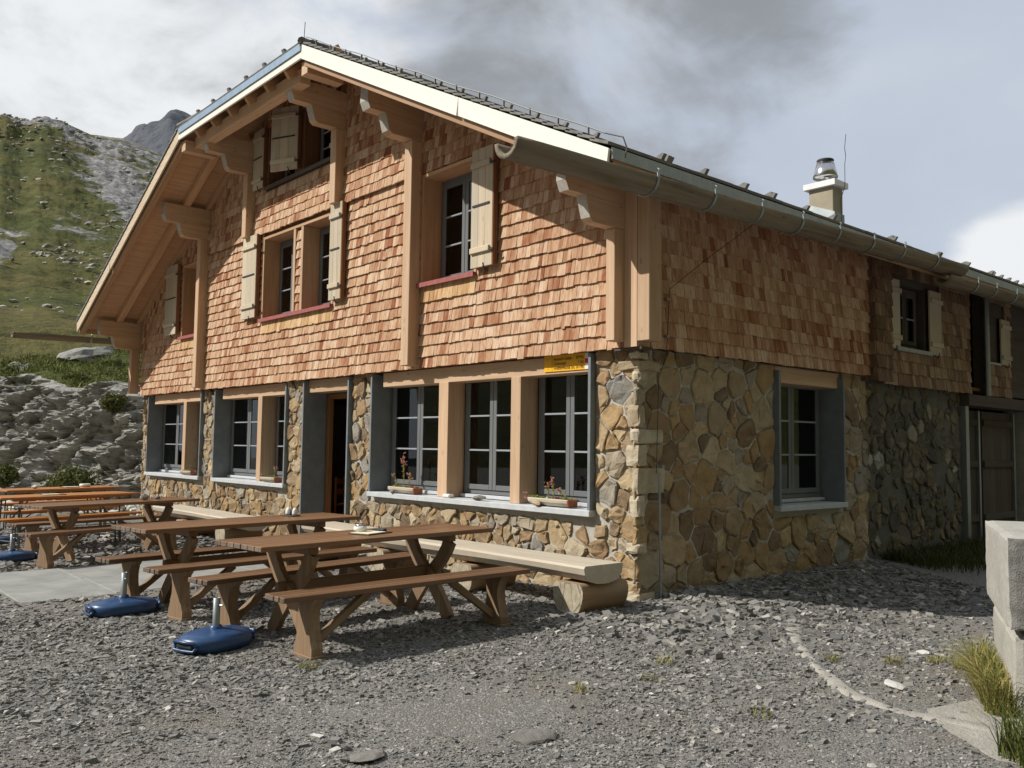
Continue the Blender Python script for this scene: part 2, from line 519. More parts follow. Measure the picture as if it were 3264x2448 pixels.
leaf_mat('alpine_grass', [(0, (0.045, 0.065, 0.014)), (0.5, (0.105, 0.130, 0.028)), (0.85, (0.17, 0.18, 0.042)), (1, (0.24, 0.21, 0.065))])
leaf_mat('dry_grass', [(0, (0.10, 0.13, 0.028)), (0.45, (0.24, 0.235, 0.06)), (0.8, (0.40, 0.32, 0.12)), (1, (0.50, 0.41, 0.20))])
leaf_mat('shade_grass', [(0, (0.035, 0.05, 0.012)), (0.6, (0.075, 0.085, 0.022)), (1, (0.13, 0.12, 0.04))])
leaf_mat('shrub_leaf', [(0, (0.035, 0.055, 0.012)), (0.6, (0.095, 0.115, 0.024)), (0.9, (0.17, 0.16, 0.035)), (1, (0.21, 0.15, 0.04))])
leaf_mat('succulent', [(0, (0.10, 0.20, 0.035)), (0.35, (0.22, 0.33, 0.06)), (0.5, (0.42, 0.44, 0.12)), (0.62, (0.34, 0.13, 0.07)), (0.85, (0.26, 0.05, 0.045)), (1, (0.45, 0.22, 0.12))])
leaf_mat('bloom', [(0, (0.50, 0.20, 0.17)), (1, (0.62, 0.38, 0.30))])

# terrain: limestone with turf on the gentler ground
t = NT('alpine_terrain')
geo = t.n('ShaderNodeNewGeometry')
pos = geo.outputs['Position']
sepn = t.n('ShaderNodeSeparateXYZ'); t.L.new(geo.outputs['Normal'], sepn.inputs[0])
nb = t.noise(pos, 0.035, 7, 0.62, 0.4)
nm = t.noise(t.mapping(pos, (1, 1, 1.6), rot=(0.4, 0.3, 0)), 0.14, 8, 0.66, 0.5)
nf = t.noise(pos, 1.1, 6, 0.65)
grass = t.ramp(t.noise(pos, 0.06, 6, 0.6, 0.3), [(0.30, (0.040, 0.050, 0.016)), (0.48, (0.080, 0.086, 0.025)), (0.62, (0.115, 0.100, 0.035)), (0.75, (0.085, 0.066, 0.034))])
ns = t.noise(t.mapping(pos, (1, 1, 2.0)), 0.42, 9, 0.72, 0.2)
grass = t.mix(t.rng(ns, 0.50, 0.64, 0, 0.8), grass, (0.030, 0.036, 0.014))
grass = t.mix(t.rng(ns, 0.30, 0.42, 0.55, 0), grass, (0.145, 0.135, 0.045))
grass = t.mix(t.rng(nf, 0.50, 0.70, 0, 0.45), grass, (0.038, 0.046, 0.016))
rock = t.ramp(t.noise(pos, 0.55, 7, 0.68, 0.3), [(0.28, (0.075, 0.075, 0.078)), (0.5, (0.20, 0.195, 0.19)), (0.68, (0.40, 0.395, 0.375)), (0.8, (0.50, 0.49, 0.46))])
ra = t.attr('rock', 'Fac')
msk = t.math('ADD', t.math('ADD', t.math('MULTIPLY', nm, 0.75), t.math('MULTIPLY', ns, 0.25)), t.math('MULTIPLY', ra, 0.42))
msk = t.rng(msk, 0.635, 0.70, 0, 1, True)
c_ = t.mix(msk, grass, rock)
h_ = t.math('ADD', t.math('MULTIPLY', nm, 1.0), t.math('MULTIPLY', nf, 0.18))
t.bsdf(c_, 0.95, 0, t.bump(h_, 0.85, 1.3), 0.1)

t = NT('dark_rock')
pos = t.n('ShaderNodeNewGeometry').outputs['Position']
n_ = t.noise(t.mapping(pos, (1, 1, 0.55)), 0.03, 8, 0.65, 0.6)
c_ = t.ramp(n_, [(0.3, (0.055, 0.06, 0.072)), (0.55, (0.105, 0.112, 0.125)), (0.75, (0.15, 0.152, 0.155))])
t.bsdf(c_, 0.95, 0, t.bump(n_, 0.9, 12.0), 0.1)

t = NT('cliff_rock')
pos = t.n('ShaderNodeNewGeometry').outputs['Position']
n_ = t.noise(pos, 1.8, 8, 0.68, 0.5)
n2 = t.noise(pos, 11, 6, 0.66)
c_ = t.ramp(n_, [(0.28, (0.15, 0.145, 0.13)), (0.45, (0.30, 0.29, 0.26)), (0.62, (0.44, 0.425, 0.385)), (0.8, (0.54, 0.525, 0.48))])
c_ = t.mix(t.rng(n2, 0.52, 0.72, 0, 0.5), c_, (0.19, 0.185, 0.165))
gr = t.attr('turf', 'Fac')
n3 = t.noise(pos, 2.4, 6, 0.65)
gm = t.rng(t.math('ADD', gr, t.math('MULTIPLY', n3, 0.9)), 0.80, 0.98, 0, 1, True)
gc = t.ramp(n2, [(0.3, (0.030, 0.040, 0.012)), (0.5, (0.072, 0.085, 0.022)), (0.7, (0.12, 0.115, 0.035))])
c_ = t.mix(gm, c_, gc)
h_ = t.math('ADD', t.math('MULTIPLY', n_, 1.0), t.math('MULTIPLY', n2, 0.35))
t.bsdf(c_, 0.95, 0, t.bump(h_, 1.0, 0.12), 0.1)

# ------------------------------------------------------------------ mesh builder


class MB:
    def __init__(self):
        self.v, self.f, self.rnd, self.gco, self.mi = [], [], [], [], []
        self.nv = 0
        self.smooth_from = None

    def add(self, verts, faces, rnd=None, gco=None, mi=0):
        verts = np.asarray(verts, float)
        n = len(verts)
        o = self.nv
        self.v.append(verts)
        self.f.extend([tuple(int(i) + o for i in f) for f in faces])
        self.mi.extend([mi] * len(faces))
        r = random.random() if rnd is None else rnd
        self.rnd.append(np.full(n, r))
        off = np.array([random.random() * 20 for _ in range(3)])
        self.gco.append((verts if gco is None else np.asarray(gco, float)) + off)
        self.nv += n
        return self

    BOXF = [(0, 2, 3, 1), (4, 5, 7, 6), (0, 1, 5, 4), (2, 6, 7, 3), (0, 4, 6, 2), (1, 3, 7, 5)]

    def box(self, lo, hi, rot=None, org=None, rnd=None, grain=None, mi=0, ch=0.0):
        """axis box lo..hi in a local frame, rotated by rot (3x3 columns = axes) and moved to org; ch = chamfer"""
        lo = np.array(lo, float); hi = np.array(hi, float)
        lo, hi = np.minimum(lo, hi), np.maximum(lo, hi)
        s = hi - lo
        ax = int(np.argmax(s)) if grain is None else grain
        ch = min(ch, 0.3 * s.min())
        if ch <= 0:
            P = np.array([[(lo, hi)[i][0], (lo, hi)[j][1], (lo, hi)[k][2]] for k in (0, 1) for j in (0, 1) for i in (0, 1)])
            F = self.BOXF
        else:
            P, idx = [], {}
            for k in (0, 1):
                for j in (0, 1):
                    for i in (0, 1):
                        c = np.array([(lo, hi)[i][0], (lo, hi)[j][1], (lo, hi)[k][2]])
                        sg = np.array([1 - 2 * i, 1 - 2 * j, 1 - 2 * k])
                        for a in range(3):
                            q = c + sg * ch
                            q[a] = c[a]
                            idx[(i, j, k, a)] = len(P)
                            P.append(q)
            P = np.array(P)
            F = []
            o4 = [(0, 0), (1, 0), (1, 1), (0, 1)]
            for a in range(3):
                for side in (0, 1):
                    fc = []
                    for (u, w) in o4:
                        key = [0, 0, 0]
                        key[a] = side; key[(a + 1) % 3] = u; key[(a + 2) % 3] = w
                        fc.append(idx[(*key, a)])
                    F.append(tuple(fc) if side else tuple(fc[::-1]))
            for a in range(3):
                b, c = (a + 1) % 3, (a + 2) % 3
                for sb in (0, 1):
                    for sc in (0, 1):
                        k0 = [0, 0, 0]; k1 = [0, 0, 0]
                        k0[a] = 0; k1[a] = 1
                        k0[b] = k1[b] = sb; k0[c] = k1[c] = sc
                        q = (idx[(*k0, b)], idx[(*k1, b)], idx[(*k1, c)], idx[(*k0, c)])
                        F.append(q if (sb == sc) else q[::-1])
            for k in (0, 1):
                for j in (0, 1):
                    for i in (0, 1):
                        q = tuple(idx[(i, j, k, a)] for a in range(3))
                        F.append(q if (i + j + k) % 2 else q[::-1])
        g = P[:, [ax, (ax + 1) % 3, (ax + 2) % 3]]
        if rot is not None:
            P = P @ np.array(rot).T
        if org is not None:
            P = P + np.array(org)
        return self.add(P, F, rnd, g, mi)

    def beam(self, a, b, w, h, upv=(0, 0, 1), ch=0.004, rnd=None, mi=0):
        """box from a to b, width w across, height h along upv"""
        a = np.array(a, float); b = np.array(b, float)
        d = b - a
        ln = np.linalg.norm(d); d /= ln
        u = np.array(upv, float); u = u - d * (u @ d); u /= np.linalg.norm(u)
        s = np.cross(u, d)
        return self.box((0, -w / 2, -h / 2), (ln, w / 2, h / 2), np.column_stack((d, s, u)), a, rnd, 0, mi, ch)

    def prism(self, poly, org, ux, uy, n, rnd=None, grain=0, mi=0):
        """polygon (2d) extruded by the vector n from org; ux, uy span its plane"""
        poly = np.asarray(poly, float)
        org, ux, uy, n = (np.array(q, float) for q in (org, ux, uy, n))
        k = len(poly)
        A = org + poly[:, :1] * ux + poly[:, 1:] * uy
        B = A + n
        nl = np.linalg.norm(n)
        ga = np.column_stack((poly[:, grain], poly[:, 1 - grain], np.zeros(k)))
        gb = ga.copy(); gb[:, 2] = nl
        area = 0.5 * sum(poly[i][0] * poly[(i + 1) % k][1] - poly[(i + 1) % k][0] * poly[i][1] for i in range(k))
        flip = (np.cross(ux, uy) @ n > 0) == (area > 0)
        F = []
        bot, top = tuple(range(k)), tuple(range(k, 2 * k))
        F.append(bot[::-1] if flip else bot)
        F.append(top if flip else top[::-1])
        for i in range(k):
            j = (i + 1) % k
            q = (i, j, k + j, k + i)
            F.append(q if flip else q[::-1])
        return self.add(np.vstack((A, B)), F, rnd, np.vstack((ga, gb)), mi)

    def tube(self, pts, r, n=8, caps=True, rnd=None, mi=0, closed=False):
        pts = np.asarray(pts, float)
        k = len(pts)
        rr = np.full(k, r) if np.isscalar(r) else np.asarray(r, float)
        d = np.gradient(pts, axis=0)
        d /= np.linalg.norm(d, axis=1)[:, None] + 1e-12
        ref = np.array([0, 0, 1.0]) if abs(d[0][2]) < 0.9 else np.array([1.0, 0, 0])
        V, G = [], []
        cum = np.concatenate(([0], np.cumsum(np.linalg.norm(np.diff(pts, axis=0), axis=1))))
        for i in range(k):
            s = np.cross(d[i], ref); s /= np.linalg.norm(s) + 1e-12
            u = np.cross(s, d[i]); ref = u
            for j in range(n):
                a = 2 * math.pi * j / n
                V.append(pts[i] + rr[i] * (math.cos(a) * s + math.sin(a) * u))
                G.append((cum[i], rr[i] * math.cos(a), rr[i] * math.sin(a)))
        F = []
        for i in range(k - 1):
            for j in range(n):
                a, b = i * n + j, i * n + (j + 1) % n
                F.append((a, b, b + n, a + n))
        if caps:
            F.append(tuple(range(n))[::-1])
            F.append(tuple((k - 1) * n + j for j in range(n)))
        return self.add(V, F, rnd, G, mi)

    def lathe(self, prof, org=(0, 0, 0), n=20, rnd=None, mi=0):
        V, F = [], []
        k = len(prof)
        for (r, z) in prof:
            for j in range(n):
                a = 2 * math.pi * j / n
                V.append((org[0] + r * math.cos(a), org[1] + r * math.sin(a), org[2] + z))
        for i in range(k - 1):
            for j in range(n):
                a, b = i * n + j, i * n + (j + 1) % n
                F.append((a, b, b + n, a + n))
        return self.add(V, F, rnd, None, mi)

    def build(self, name, mat, parent=None, smooth=False, extra=None):
        me = bpy.data.meshes.new(name)
        V = np.vstack(self.v)
        me.from_pydata(V.tolist(), [], self.f)
        a = me.attributes.new('rnd', 'FLOAT', 'POINT')
        a.data.foreach_set('value', np.concatenate(self.rnd).astype(np.float32))
        a = me.attributes.new('gco', 'FLOAT_VECTOR', 'POINT')
        a.data.foreach_set('vector', np.vstack(self.gco).astype(np.float32).ravel())
        if extra:
            for k, arr in extra.items():
                a = me.attributes.new(k, 'FLOAT', 'POINT')
                a.data.foreach_set('value', np.asarray(arr, np.float32))
        for m in (mat if isinstance(mat, (list, tuple)) else [mat]):
            me.materials.append(MATS[m])
        if any(self.mi):
            me.polygons.foreach_set('material_index', np.array(self.mi, np.int32))
        if smooth:
            me.polygons.foreach_set('use_smooth', np.ones(len(me.polygons), bool))
        me.update()
        o = bpy.data.objects.new(name, me)
        COL.objects.link(o)
        if parent is not None:
            o.parent = parent
        return o


def fast_mesh(name, V, F, mat, parent=None, smooth=False, attrs=None):
    """V (n,3) and equal-sized faces F (m,k) arrays"""
    V = np.asarray(V, np.float32); F = np.asarray(F, np.int32)
    me = bpy.data.meshes.new(name)
    me.vertices.add(len(V)); me.vertices.foreach_set('co', V.ravel())
    m, k = F.shape
    me.loops.add(m * k); me.loops.foreach_set('vertex_index', F.ravel())
    me.polygons.add(m)
    me.polygons.foreach_set('loop_start', np.arange(0, m * k, k, dtype=np.int32))
    try:
        me.polygons.foreach_set('loop_total', np.full(m, k, np.int32))
    except Exception:
        pass
    me.update(calc_edges=True)
    me.validate()
    for key, arr in (attrs or {}).items():
        arr = np.asarray(arr, np.float32)
        if arr.ndim == 2:
            a = me.attributes.new(key, 'FLOAT_VECTOR', 'POINT'); a.data.foreach_set('vector', arr.ravel())
        else:
            a = me.attributes.new(key, 'FLOAT', 'POINT'); a.data.foreach_set('value', arr)
    me.materials.append(MATS[mat])
    me.polygons.foreach_set('use_smooth', np.full(len(me.polygons), bool(smooth)))
    o = bpy.data.objects.new(name, me)
    COL.objects.link(o)
    if parent is not None:
        o.parent = parent
    return o


def tag(o, label=None, cat=None, group=None, kind=None):
    if label: o['label'] = label
    if cat: o['category'] = cat
    if group: o['group'] = group
    if kind: o['kind'] = kind
    return o


def empty(name, loc=(0, 0, 0), rz=0.0):
    o = bpy.data.objects.new(name, None)
    COL.objects.link(o)
    o.location = loc
    o.rotation_euler = (0, 0, rz)
    o.empty_display_size = 0.2
    return o


def copy_tree(o, parent=None):
    c = o.copy(); COL.objects.link(c)
    c.parent = parent
    for ch in list(o.children):
        copy_tree(ch, c)
    return c

# ================================================================== SETTING: terrain
def grid_mesh(name, P, mat, attrs=None, smooth=True):
    nr, nc = P.shape[:2]
    V = P.reshape(-1, 3)
    i = np.arange(nr * nc).reshape(nr, nc)
    F = np.stack((i[:-1, :-1], i[:-1, 1:], i[1:, 1:], i[1:, :-1]), -1).reshape(-1, 4)
    return fast_mesh(name, V, F, mat, None, smooth, {k: v.reshape(-1) for k, v in (attrs or {}).items()})


# the yard: one sheet that reaches far beyond the frame
def build_ground():
    xs = np.concatenate((np.linspace(-400, -40, 10)[:-1], np.linspace(-40, -15, 16)[:-1], np.linspace(-15, 9, 200)[:-1], np.linspace(9, 30, 15)[:-1], np.linspace(30, 400, 10)))
    ys = np.concatenate((np.linspace(-400, -30, 10)[:-1], np.linspace(-30, -9, 15)[:-1], np.linspace(-9, 10, 170)[:-1], np.linspace(10, 40, 15)[:-1], np.linspace(40, 400, 10)))
    X, Y = np.meshgrid(xs, ys)
    Z = gz(X, Y)
    p = np.column_stack((X.ravel(), Y.ravel(), np.zeros(X.size)))
    Z = Z + (0.012 * fbm(p * 1.3, 4, 5)).reshape(X.shape) + (0.006 * fbm(p * 7, 3, 9)).reshape(X.shape)
    # a low heap of stones along the side wall
    d = np.maximum(X - 0.05, 0)
    Z = Z + 0.05 * np.exp(-(d / 0.35) ** 2) * ((Y > 0.3) & (Y < 5.2) & (X > -0.3))
    o = grid_mesh('ground', np.dstack((X, Y, Z)), 'gravel_ground')
    tag(o, kind='structure')


build_ground()

def rock_mesh(rad, seed, sq=(1, 1, 0.7), n=3, rough=0.35):
    """displaced icosphere in local space"""
    import bmesh
    bm = bmesh.new()
    bmesh.ops.create_icosphere(bm, subdivisions=n, radius=1.0)
    V = np.array([v.co[:] for v in bm.verts])
    F = np.array([[v.index for v in f.verts] for f in bm.faces])
    bm.free()
    d = 1 + rough * fbm(V * 1.2 + seed * 3.1, 4, seed, 0.55, True)
    V = V * d[:, None]
    # a few cleavage planes
    rs = np.random.default_rng(seed)
    for _ in range(6):
        nrm = rs.normal(size=3); nrm /= np.linalg.norm(nrm)
        k = 0.62 + 0.3 * rs.random()
        ex = V @ nrm - k
        V = V - np.clip(ex, 0, None)[:, None] * nrm * 0.85
    return V * np.array(sq) * rad, F


# hillside behind the hut, a heightfield that climbs to a ridge 300 m off
RIDGE_AZ = np.array([-110, -100, -90, -81.2, -79.7, -79.4, -78.5, -77.5, -76.5, -75.6, -75.0, -73.3, -71.7, -70.2, -68.5, -60, -40])
RIDGE_E = np.array([0.27, 0.29, 0.30, 0.312, 0.3215, 0.3245, 0.319, 0.328, 0.327, 0.321, 0.3174, 0.318, 0.3107, 0.304, 0.289, 0.22, 0.12])


def build_hills():
    az = np.radians(np.concatenate((np.linspace(-105, -82, 24)[:-1], np.linspace(-82, -66, 200)[:-1], np.linspace(-66, -45, 24))))
    r = np.concatenate((np.geomspace(38, 300, 190), np.geomspace(305, 420, 14)))
    A, Rr = np.meshgrid(az, r)
    e1 = np.interp(np.degrees(A), RIDGE_AZ, RIDGE_E)
    tt = np.log(Rr / 38) / np.log(300 / 38)
    tt = np.clip(tt, 0, 1)
    e0 = 0.062
    prof = np.interp(tt, [0, 0.10, 0.22, 0.35, 0.5, 0.62, 0.75, 0.88, 1.0], [0, 0.19, 0.30, 0.44, 0.57, 0.68, 0.80, 0.915, 1.0])
    e = e0 + (e1 - e0) * prof
    back = np.clip((Rr - 300) / 120, 0, 1)
    Z = 1.5 + Rr * e - 60 * back ** 1.2
    X = CAM.x + Rr * np.sin(A); Y = CAM.y + Rr * np.cos(A)
    p = np.column_stack((X.ravel(), Y.ravel(), np.zeros(X.size)))
    n1 = fbm(p * 0.02, 5, 21).reshape(X.shape)
    n2 = fbm(p @ np.array([[0.8, -0.6, 0], [0.6, 0.8, 0], [0, 0, 1]]) * np.array([0.05, 0.13, 1]), 5, 33, 0.55, True).reshape(X.shape)
    n3 = fbm(p * 0.45, 4, 55, 0.55, True).reshape(X.shape)
    fade = np.clip((Rr - 40) / 40, 0, 1) * (1 - 0.85 * np.clip((tt - 0.93) / 0.07, 0, 1))
    Z = Z + fade * (n1 * 0.022 * Rr + n2 * (0.3 + 0.006 * Rr) + n3 * (0.12 + 0.0026 * Rr))
    rockn = fbm(p * 0.028 + 3, 4, 77).reshape(X.shape)
    rock = np.clip(-0.02 + rockn * 0.55 + 0.42 * np.clip((tt - 0.60) * 2.4, 0, 1) * np.clip((np.degrees(A) + 78.5) / 5, 0, 1) + 0.16 * n2, -0.4, 1.0)
    rock = np.where(tt < 0.30, rock * 0.5 - 0.1, rock)
    Ad = np.degrees(A)
    rock = rock + 0.55 * np.exp(-((Ad + 73.0 + (tt - 0.72) * 14) / 1.6) ** 2) * np.exp(-((tt - 0.70) / 0.16) ** 2)
    rock = rock + 0.75 * np.exp(-((Ad + 79.3 - (tt - 0.42) * 6) / 0.9) ** 2) * np.exp(-((tt - 0.40) / 0.10) ** 2)
    rock = rock + 0.30 * np.exp(-((tt - 0.93) / 0.05) ** 2)
    o = grid_mesh('hillside', np.dstack((X, Y, Z)), 'alpine_terrain', {'rock': rock})
    tag(o, kind='structure')

    # limestone blocks strewn over the slope
    shapes = [rock_mesh(1.0, q, (1.5, 0.75, 0.6), 1, 0.5) for q in range(6)]
    rs = np.random.default_rng(4)
    dens = np.clip(fbm(p * 0.05 + 5, 4, 131).reshape(X.shape) * 1.6 + 0.25 + 0.3 * (tt > 0.45), 0.02, 1) * ((np.degrees(A) < -68) & (np.degrees(A) > -81) & (tt > 0.16) & (tt < 0.97))
    w = (dens / dens.sum()).ravel()
    pick = rs.choice(X.size, 1700, p=w)
    Vs, Fs, rd, gg, off = [], [], [], [], 0
    for q, i in enumerate(pick):
        rr_ = Rr.ravel()[i]
        size = (0.05 + 0.0022 * rr_) * (0.3 + 1.3 * rs.random() ** 2.5)
        V, F = shapes[q % 6]
        a = 0.6 + rs.normal(0, 0.4)
        M = np.array([[math.cos(a), -math.sin(a), 0], [math.sin(a), math.cos(a), 0], [0, 0, 1]])
        Vs.append((V * size) @ M.T + np.array([X.ravel()[i] + rs.normal(0, 0.6), Y.ravel()[i] + rs.normal(0, 0.6), Z.ravel()[i] - size * 0.05])); Fs.append(F + off); off += len(V)
        rd.append(np.full(len(V), rs.random())); gg.append(V * size)
    o = fast_mesh('scree', np.vstack(Vs), np.vstack(Fs), 'hill_stone', None, False, {'rnd': np.concatenate(rd), 'gco': np.vstack(gg)})
    tag(o, 'pale limestone blocks strewn over the green hillside', 'scree', kind='stuff')

    # the dark peak beyond
    paz = np.array([-90, -80, -76, -73.35, -72.6, -71.7, -71.2, -70.7, -70.3, -69.6, -68.7, -67.3, -63.9, -55, -45])
    pe = np.array([0.20, 0.26, 0.285, 0.316, 0.3287, 0.3413, 0.3445, 0.3562, 0.3585, 0.355, 0.349, 0.340, 0.31, 0.24, 0.16])
    az = np.radians(np.linspace(-85, -50, 220))
    r = np.linspace(640, 1300, 70)
    A, Rr = np.meshgrid(az, r)
    e = np.interp(np.degrees(A), paz, pe)
    s = np.clip((Rr - 640) / 340, 0, 1)
    b = np.clip((Rr - 980) / 320, 0, 1)
    H = 980 * e * (0.45 + 0.55 * s) * (1 - 0.5 * b) + 1.5
    X = CAM.x + Rr * np.sin(A); Y = CAM.y + Rr * np.cos(A)
    p = np.column_stack((X.ravel(), Y.ravel(), np.zeros(X.size)))
    H = H + (fbm(p * 0.012, 6, 91, 0.55, True).reshape(X.shape)) * 26 * (1 - np.exp(-((s - 1) / 0.12) ** 2)) + fbm(p * 0.05, 4, 93, 0.5, True).reshape(X.shape) * 2.2
    o = grid_mesh('mountain', np.dstack((X, Y, H)), 'dark_rock')
    tag(o, kind='structure')


build_hills()


def build_sky_blocker():
    # unseen slopes, added and raised to cut sky fill on the side wall
    az = np.radians(np.linspace(-18, 236, 130))
    r = np.geomspace(90, 620, 40)
    A, Rr = np.meshgrid(az, r)
    e1 = np.interp(np.degrees(A), [-18, 0, 25, 60, 120, 165, 195, 225, 236], [0.02, 0.08, 0.40, 0.85, 0.92, 0.70, 0.34, 0.24, 0.24])
    tt = np.log(Rr / 90) / np.log(620 / 90)
    Z = -3 + Rr * e1 * tt ** 0.7
    X = Rr * np.sin(A); Y = Rr * np.cos(A)
    p = np.column_stack((X.ravel(), Y.ravel(), np.zeros(X.size)))
    Z = Z + fbm(p * 0.012, 5, 121, 0.5, True).reshape(X.shape) * 0.05 * Rr * tt
    o = grid_mesh('sky_blocker_slopes', np.dstack((X, Y, Z)), 'alpine_terrain', {'rock': np.full(X.shape, 0.05)})
    tag(o, kind='structure')


build_sky_blocker()

# the limestone cliff beside the hut with a turf bank on top of it
CL = np.array([(-14.55, 9.0), (-14.75, 4.0), (-15.1, 1.7), (-16.2, 0.75), (-18.2, 0.1), (-20.6, -0.6), (-23.2, -1.4), (-26.5, -2.6), (-30.5, -4.6), (-36.0, -8.5)])
CLIFF = {}


def build_cliff():
    seg = np.concatenate(([0], np.cumsum(np.linalg.norm(np.diff(CL, axis=0), axis=1))))
    nt_ = 420
    ts = np.linspace(0, seg[-1], nt_)
    bx = np.interp(ts, seg, CL[:, 0]); by = np.interp(ts, seg, CL[:, 1])
    k = np.ones(21) / 21
    pad = lambda a: np.convolve(np.concatenate((np.full(10, a[0]) - (a[1] - a[0]) * np.arange(10, 0, -1), a, np.full(10, a[-1]) + (a[-1] - a[-2]) * np.arange(1, 11))), k, 'valid')
    bx, by = pad(bx), pad(by)
    dx, dy = np.gradient(bx), np.gradient(by)
    ln = np.hypot(dx, dy); dx /= ln; dy /= ln
    nx, ny = -dy, dx                                    # towards the yard
    flip = (nx * (CAM.x - bx) + ny * (CAM.y - by)) < 0
    nx = np.where(flip, -nx, nx); ny = np.where(flip, -ny, ny)
    # profile: (back from the foot, height)
    nh = 130
    hh = np.linspace(-0.6, 3.15, nh)
    back = 0.10 + 0.40 * np.clip(hh, 0, 9) + 0.25 * np.clip(0.7 - hh, 0, 1) * -1.6
    sb = np.geomspace(0.15, 26, 70)
    prof_b = np.concatenate((back, back[-1] + sb))
    rise = np.interp(sb, [0, 0.6, 1.5, 3, 6, 12, 26], [0.0, 0.18, 0.42, 0.75, 1.25, 2.1, 3.9])
    prof_h = np.concatenate((hh, hh[-1] + rise))
    B, T = np.meshgrid(prof_b, ts, indexing='ij')
    H = np.repeat(prof_h[:, None], nt_, 1)
    X = bx[None] - nx[None] * B; Y = by[None] - ny[None] * B
    # foot follows the yard, top edge undulates
    topv = 0.32 * vnoise(np.column_stack((ts * 0.45, ts * 0, ts * 0)), 3) + 0.15 * vnoise(np.column_stack((ts * 1.4, ts * 0, ts * 0)), 8)
    w = np.clip(H / 3.15, 0, 1)
    Z = H + w * topv[None] + gz(X, Y) * (1 - w)
    P = np.dstack((X, Y, Z))
    q = P.reshape(-1, 3)
    # strata dip: rotate the noise frame so the beds climb to the right
    tv = np.repeat(ts[None], len(prof_b), 0).ravel()
    zz = Z.ravel()
    u = tv * math.cos(0.55) - zz * math.sin(0.55) * -1.0
    s = -tv * math.sin(0.55) * -1.0 + zz * math.cos(0.55)
    strata = fbm(np.column_stack((u * 0.45, s * 2.1, np.zeros_like(u))), 5, 41, 0.55, True).reshape(X.shape)
    blocks = fbm(q * 1.25, 5, 47, 0.55, True).reshape(X.shape)
    finer = fbm(q * 4.5, 4, 49, 0.6, True).reshape(X.shape)
    saw = (s * 0.8 + 1.1 * fbm(np.column_stack((u * 0.5, s * 0.7, q[:, 0] * 0.2)), 4, 43) + 7) % 1.0
    ledge = ((np.clip((1 - saw) / 0.86, 0, 1) ** 1.5) * np.clip(saw / 0.14, 0, 1)).reshape(X.shape)
    onface = np.clip((3.25 - H) / 0.25, 0, 1)
    footw = np.clip((H + 0.1) / 0.5, 0.25, 1)
    amp = (0.34 * ledge - 0.12 + 0.30 * strata + 0.62 * blocks + 0.30 * finer) * footw
    amp_f = amp * onface
    X = X + nx[None] * amp_f; Y = Y + ny[None] * amp_f
    bankn = fbm(q * 0.8, 5, 61).reshape(X.shape)
    lump = fbm(q * 2.6, 4, 63).reshape(X.shape)
    Z = Z + (1 - onface) * (0.30 * bankn * np.clip((B - 0.5) / 2, 0.3, 1.6) + 0.10 * lump) + onface * 0.08 * blocks
    outcrop = (1 - onface) * np.clip(fbm(q * 0.55 + 9, 4, 71).reshape(X.shape) * 2.2 - 0.55, 0, 1)
    Z = Z + outcrop * 0.35 * np.clip(blocks + 0.5, 0, 1)
    gy, gx = np.gradient(Z)
    turf = np.where(onface > 0.5, 0.02 + 0.45 * np.clip(bankn * 2.5 - 0.75, 0, 1), 0.85) - outcrop * 0.9
    turf = np.where((H > 2.75) & (onface > 0), np.maximum(turf, 0.28 + 0.4 * bankn), turf)
    o = grid_mesh('cliff', np.dstack((X, Y, Z)), 'cliff_rock', {'turf': turf}, False)
    tag(o, kind='structure')
    CLIFF.update(X=X, Y=Y, Z=Z, turf=turf, onface=onface, nh=nh)


build_cliff()


def blades(n, place, h, w, mat, name, lean=0.5, seg=2):
    """n grass blades; place(i) -> base xyz arrays; returns a stuff object"""
    base = place
    hgt = h * (0.5 + RNG.random(n))
    a = RNG.random(n) * 2 * np.pi
    ln = lean * (0.2 + RNG.random(n)) * hgt
    side = np.column_stack((np.cos(a + 1.57), np.sin(a + 1.57), np.zeros(n)))
    fwd = np.column_stack((np.cos(a), np.sin(a), np.zeros(n)))
    ww = w * (0.6 + 0.8 * RNG.random(n))
    v0 = base - side * ww[:, None]
    v1 = base + side * ww[:, None]
    mid = base + fwd * (ln * 0.35)[:, None] + np.array([0, 0, 1.0]) * (hgt * 0.6)[:, None]
    v2 = mid + side * (ww * 0.75)[:, None]
    v3 = mid - side * (ww * 0.75)[:, None]
    tip = base + fwd * ln[:, None] + np.array([0, 0, 1.0]) * (hgt * (1 - 0.2 * lean))[:, None]
    V = np.stack((v0, v1, v2, v3, tip), 1).reshape(-1, 3)
    i = np.arange(n)[:, None] * 5
    F = np.vstack((i + np.array([0, 1, 2]), i + np.array([0, 2, 3]), i + np.array([3, 2, 4])))
    rnd = np.repeat(RNG.random(n), 5)
    return fast_mesh(name, V, F, mat, None, False, {'rnd': rnd})


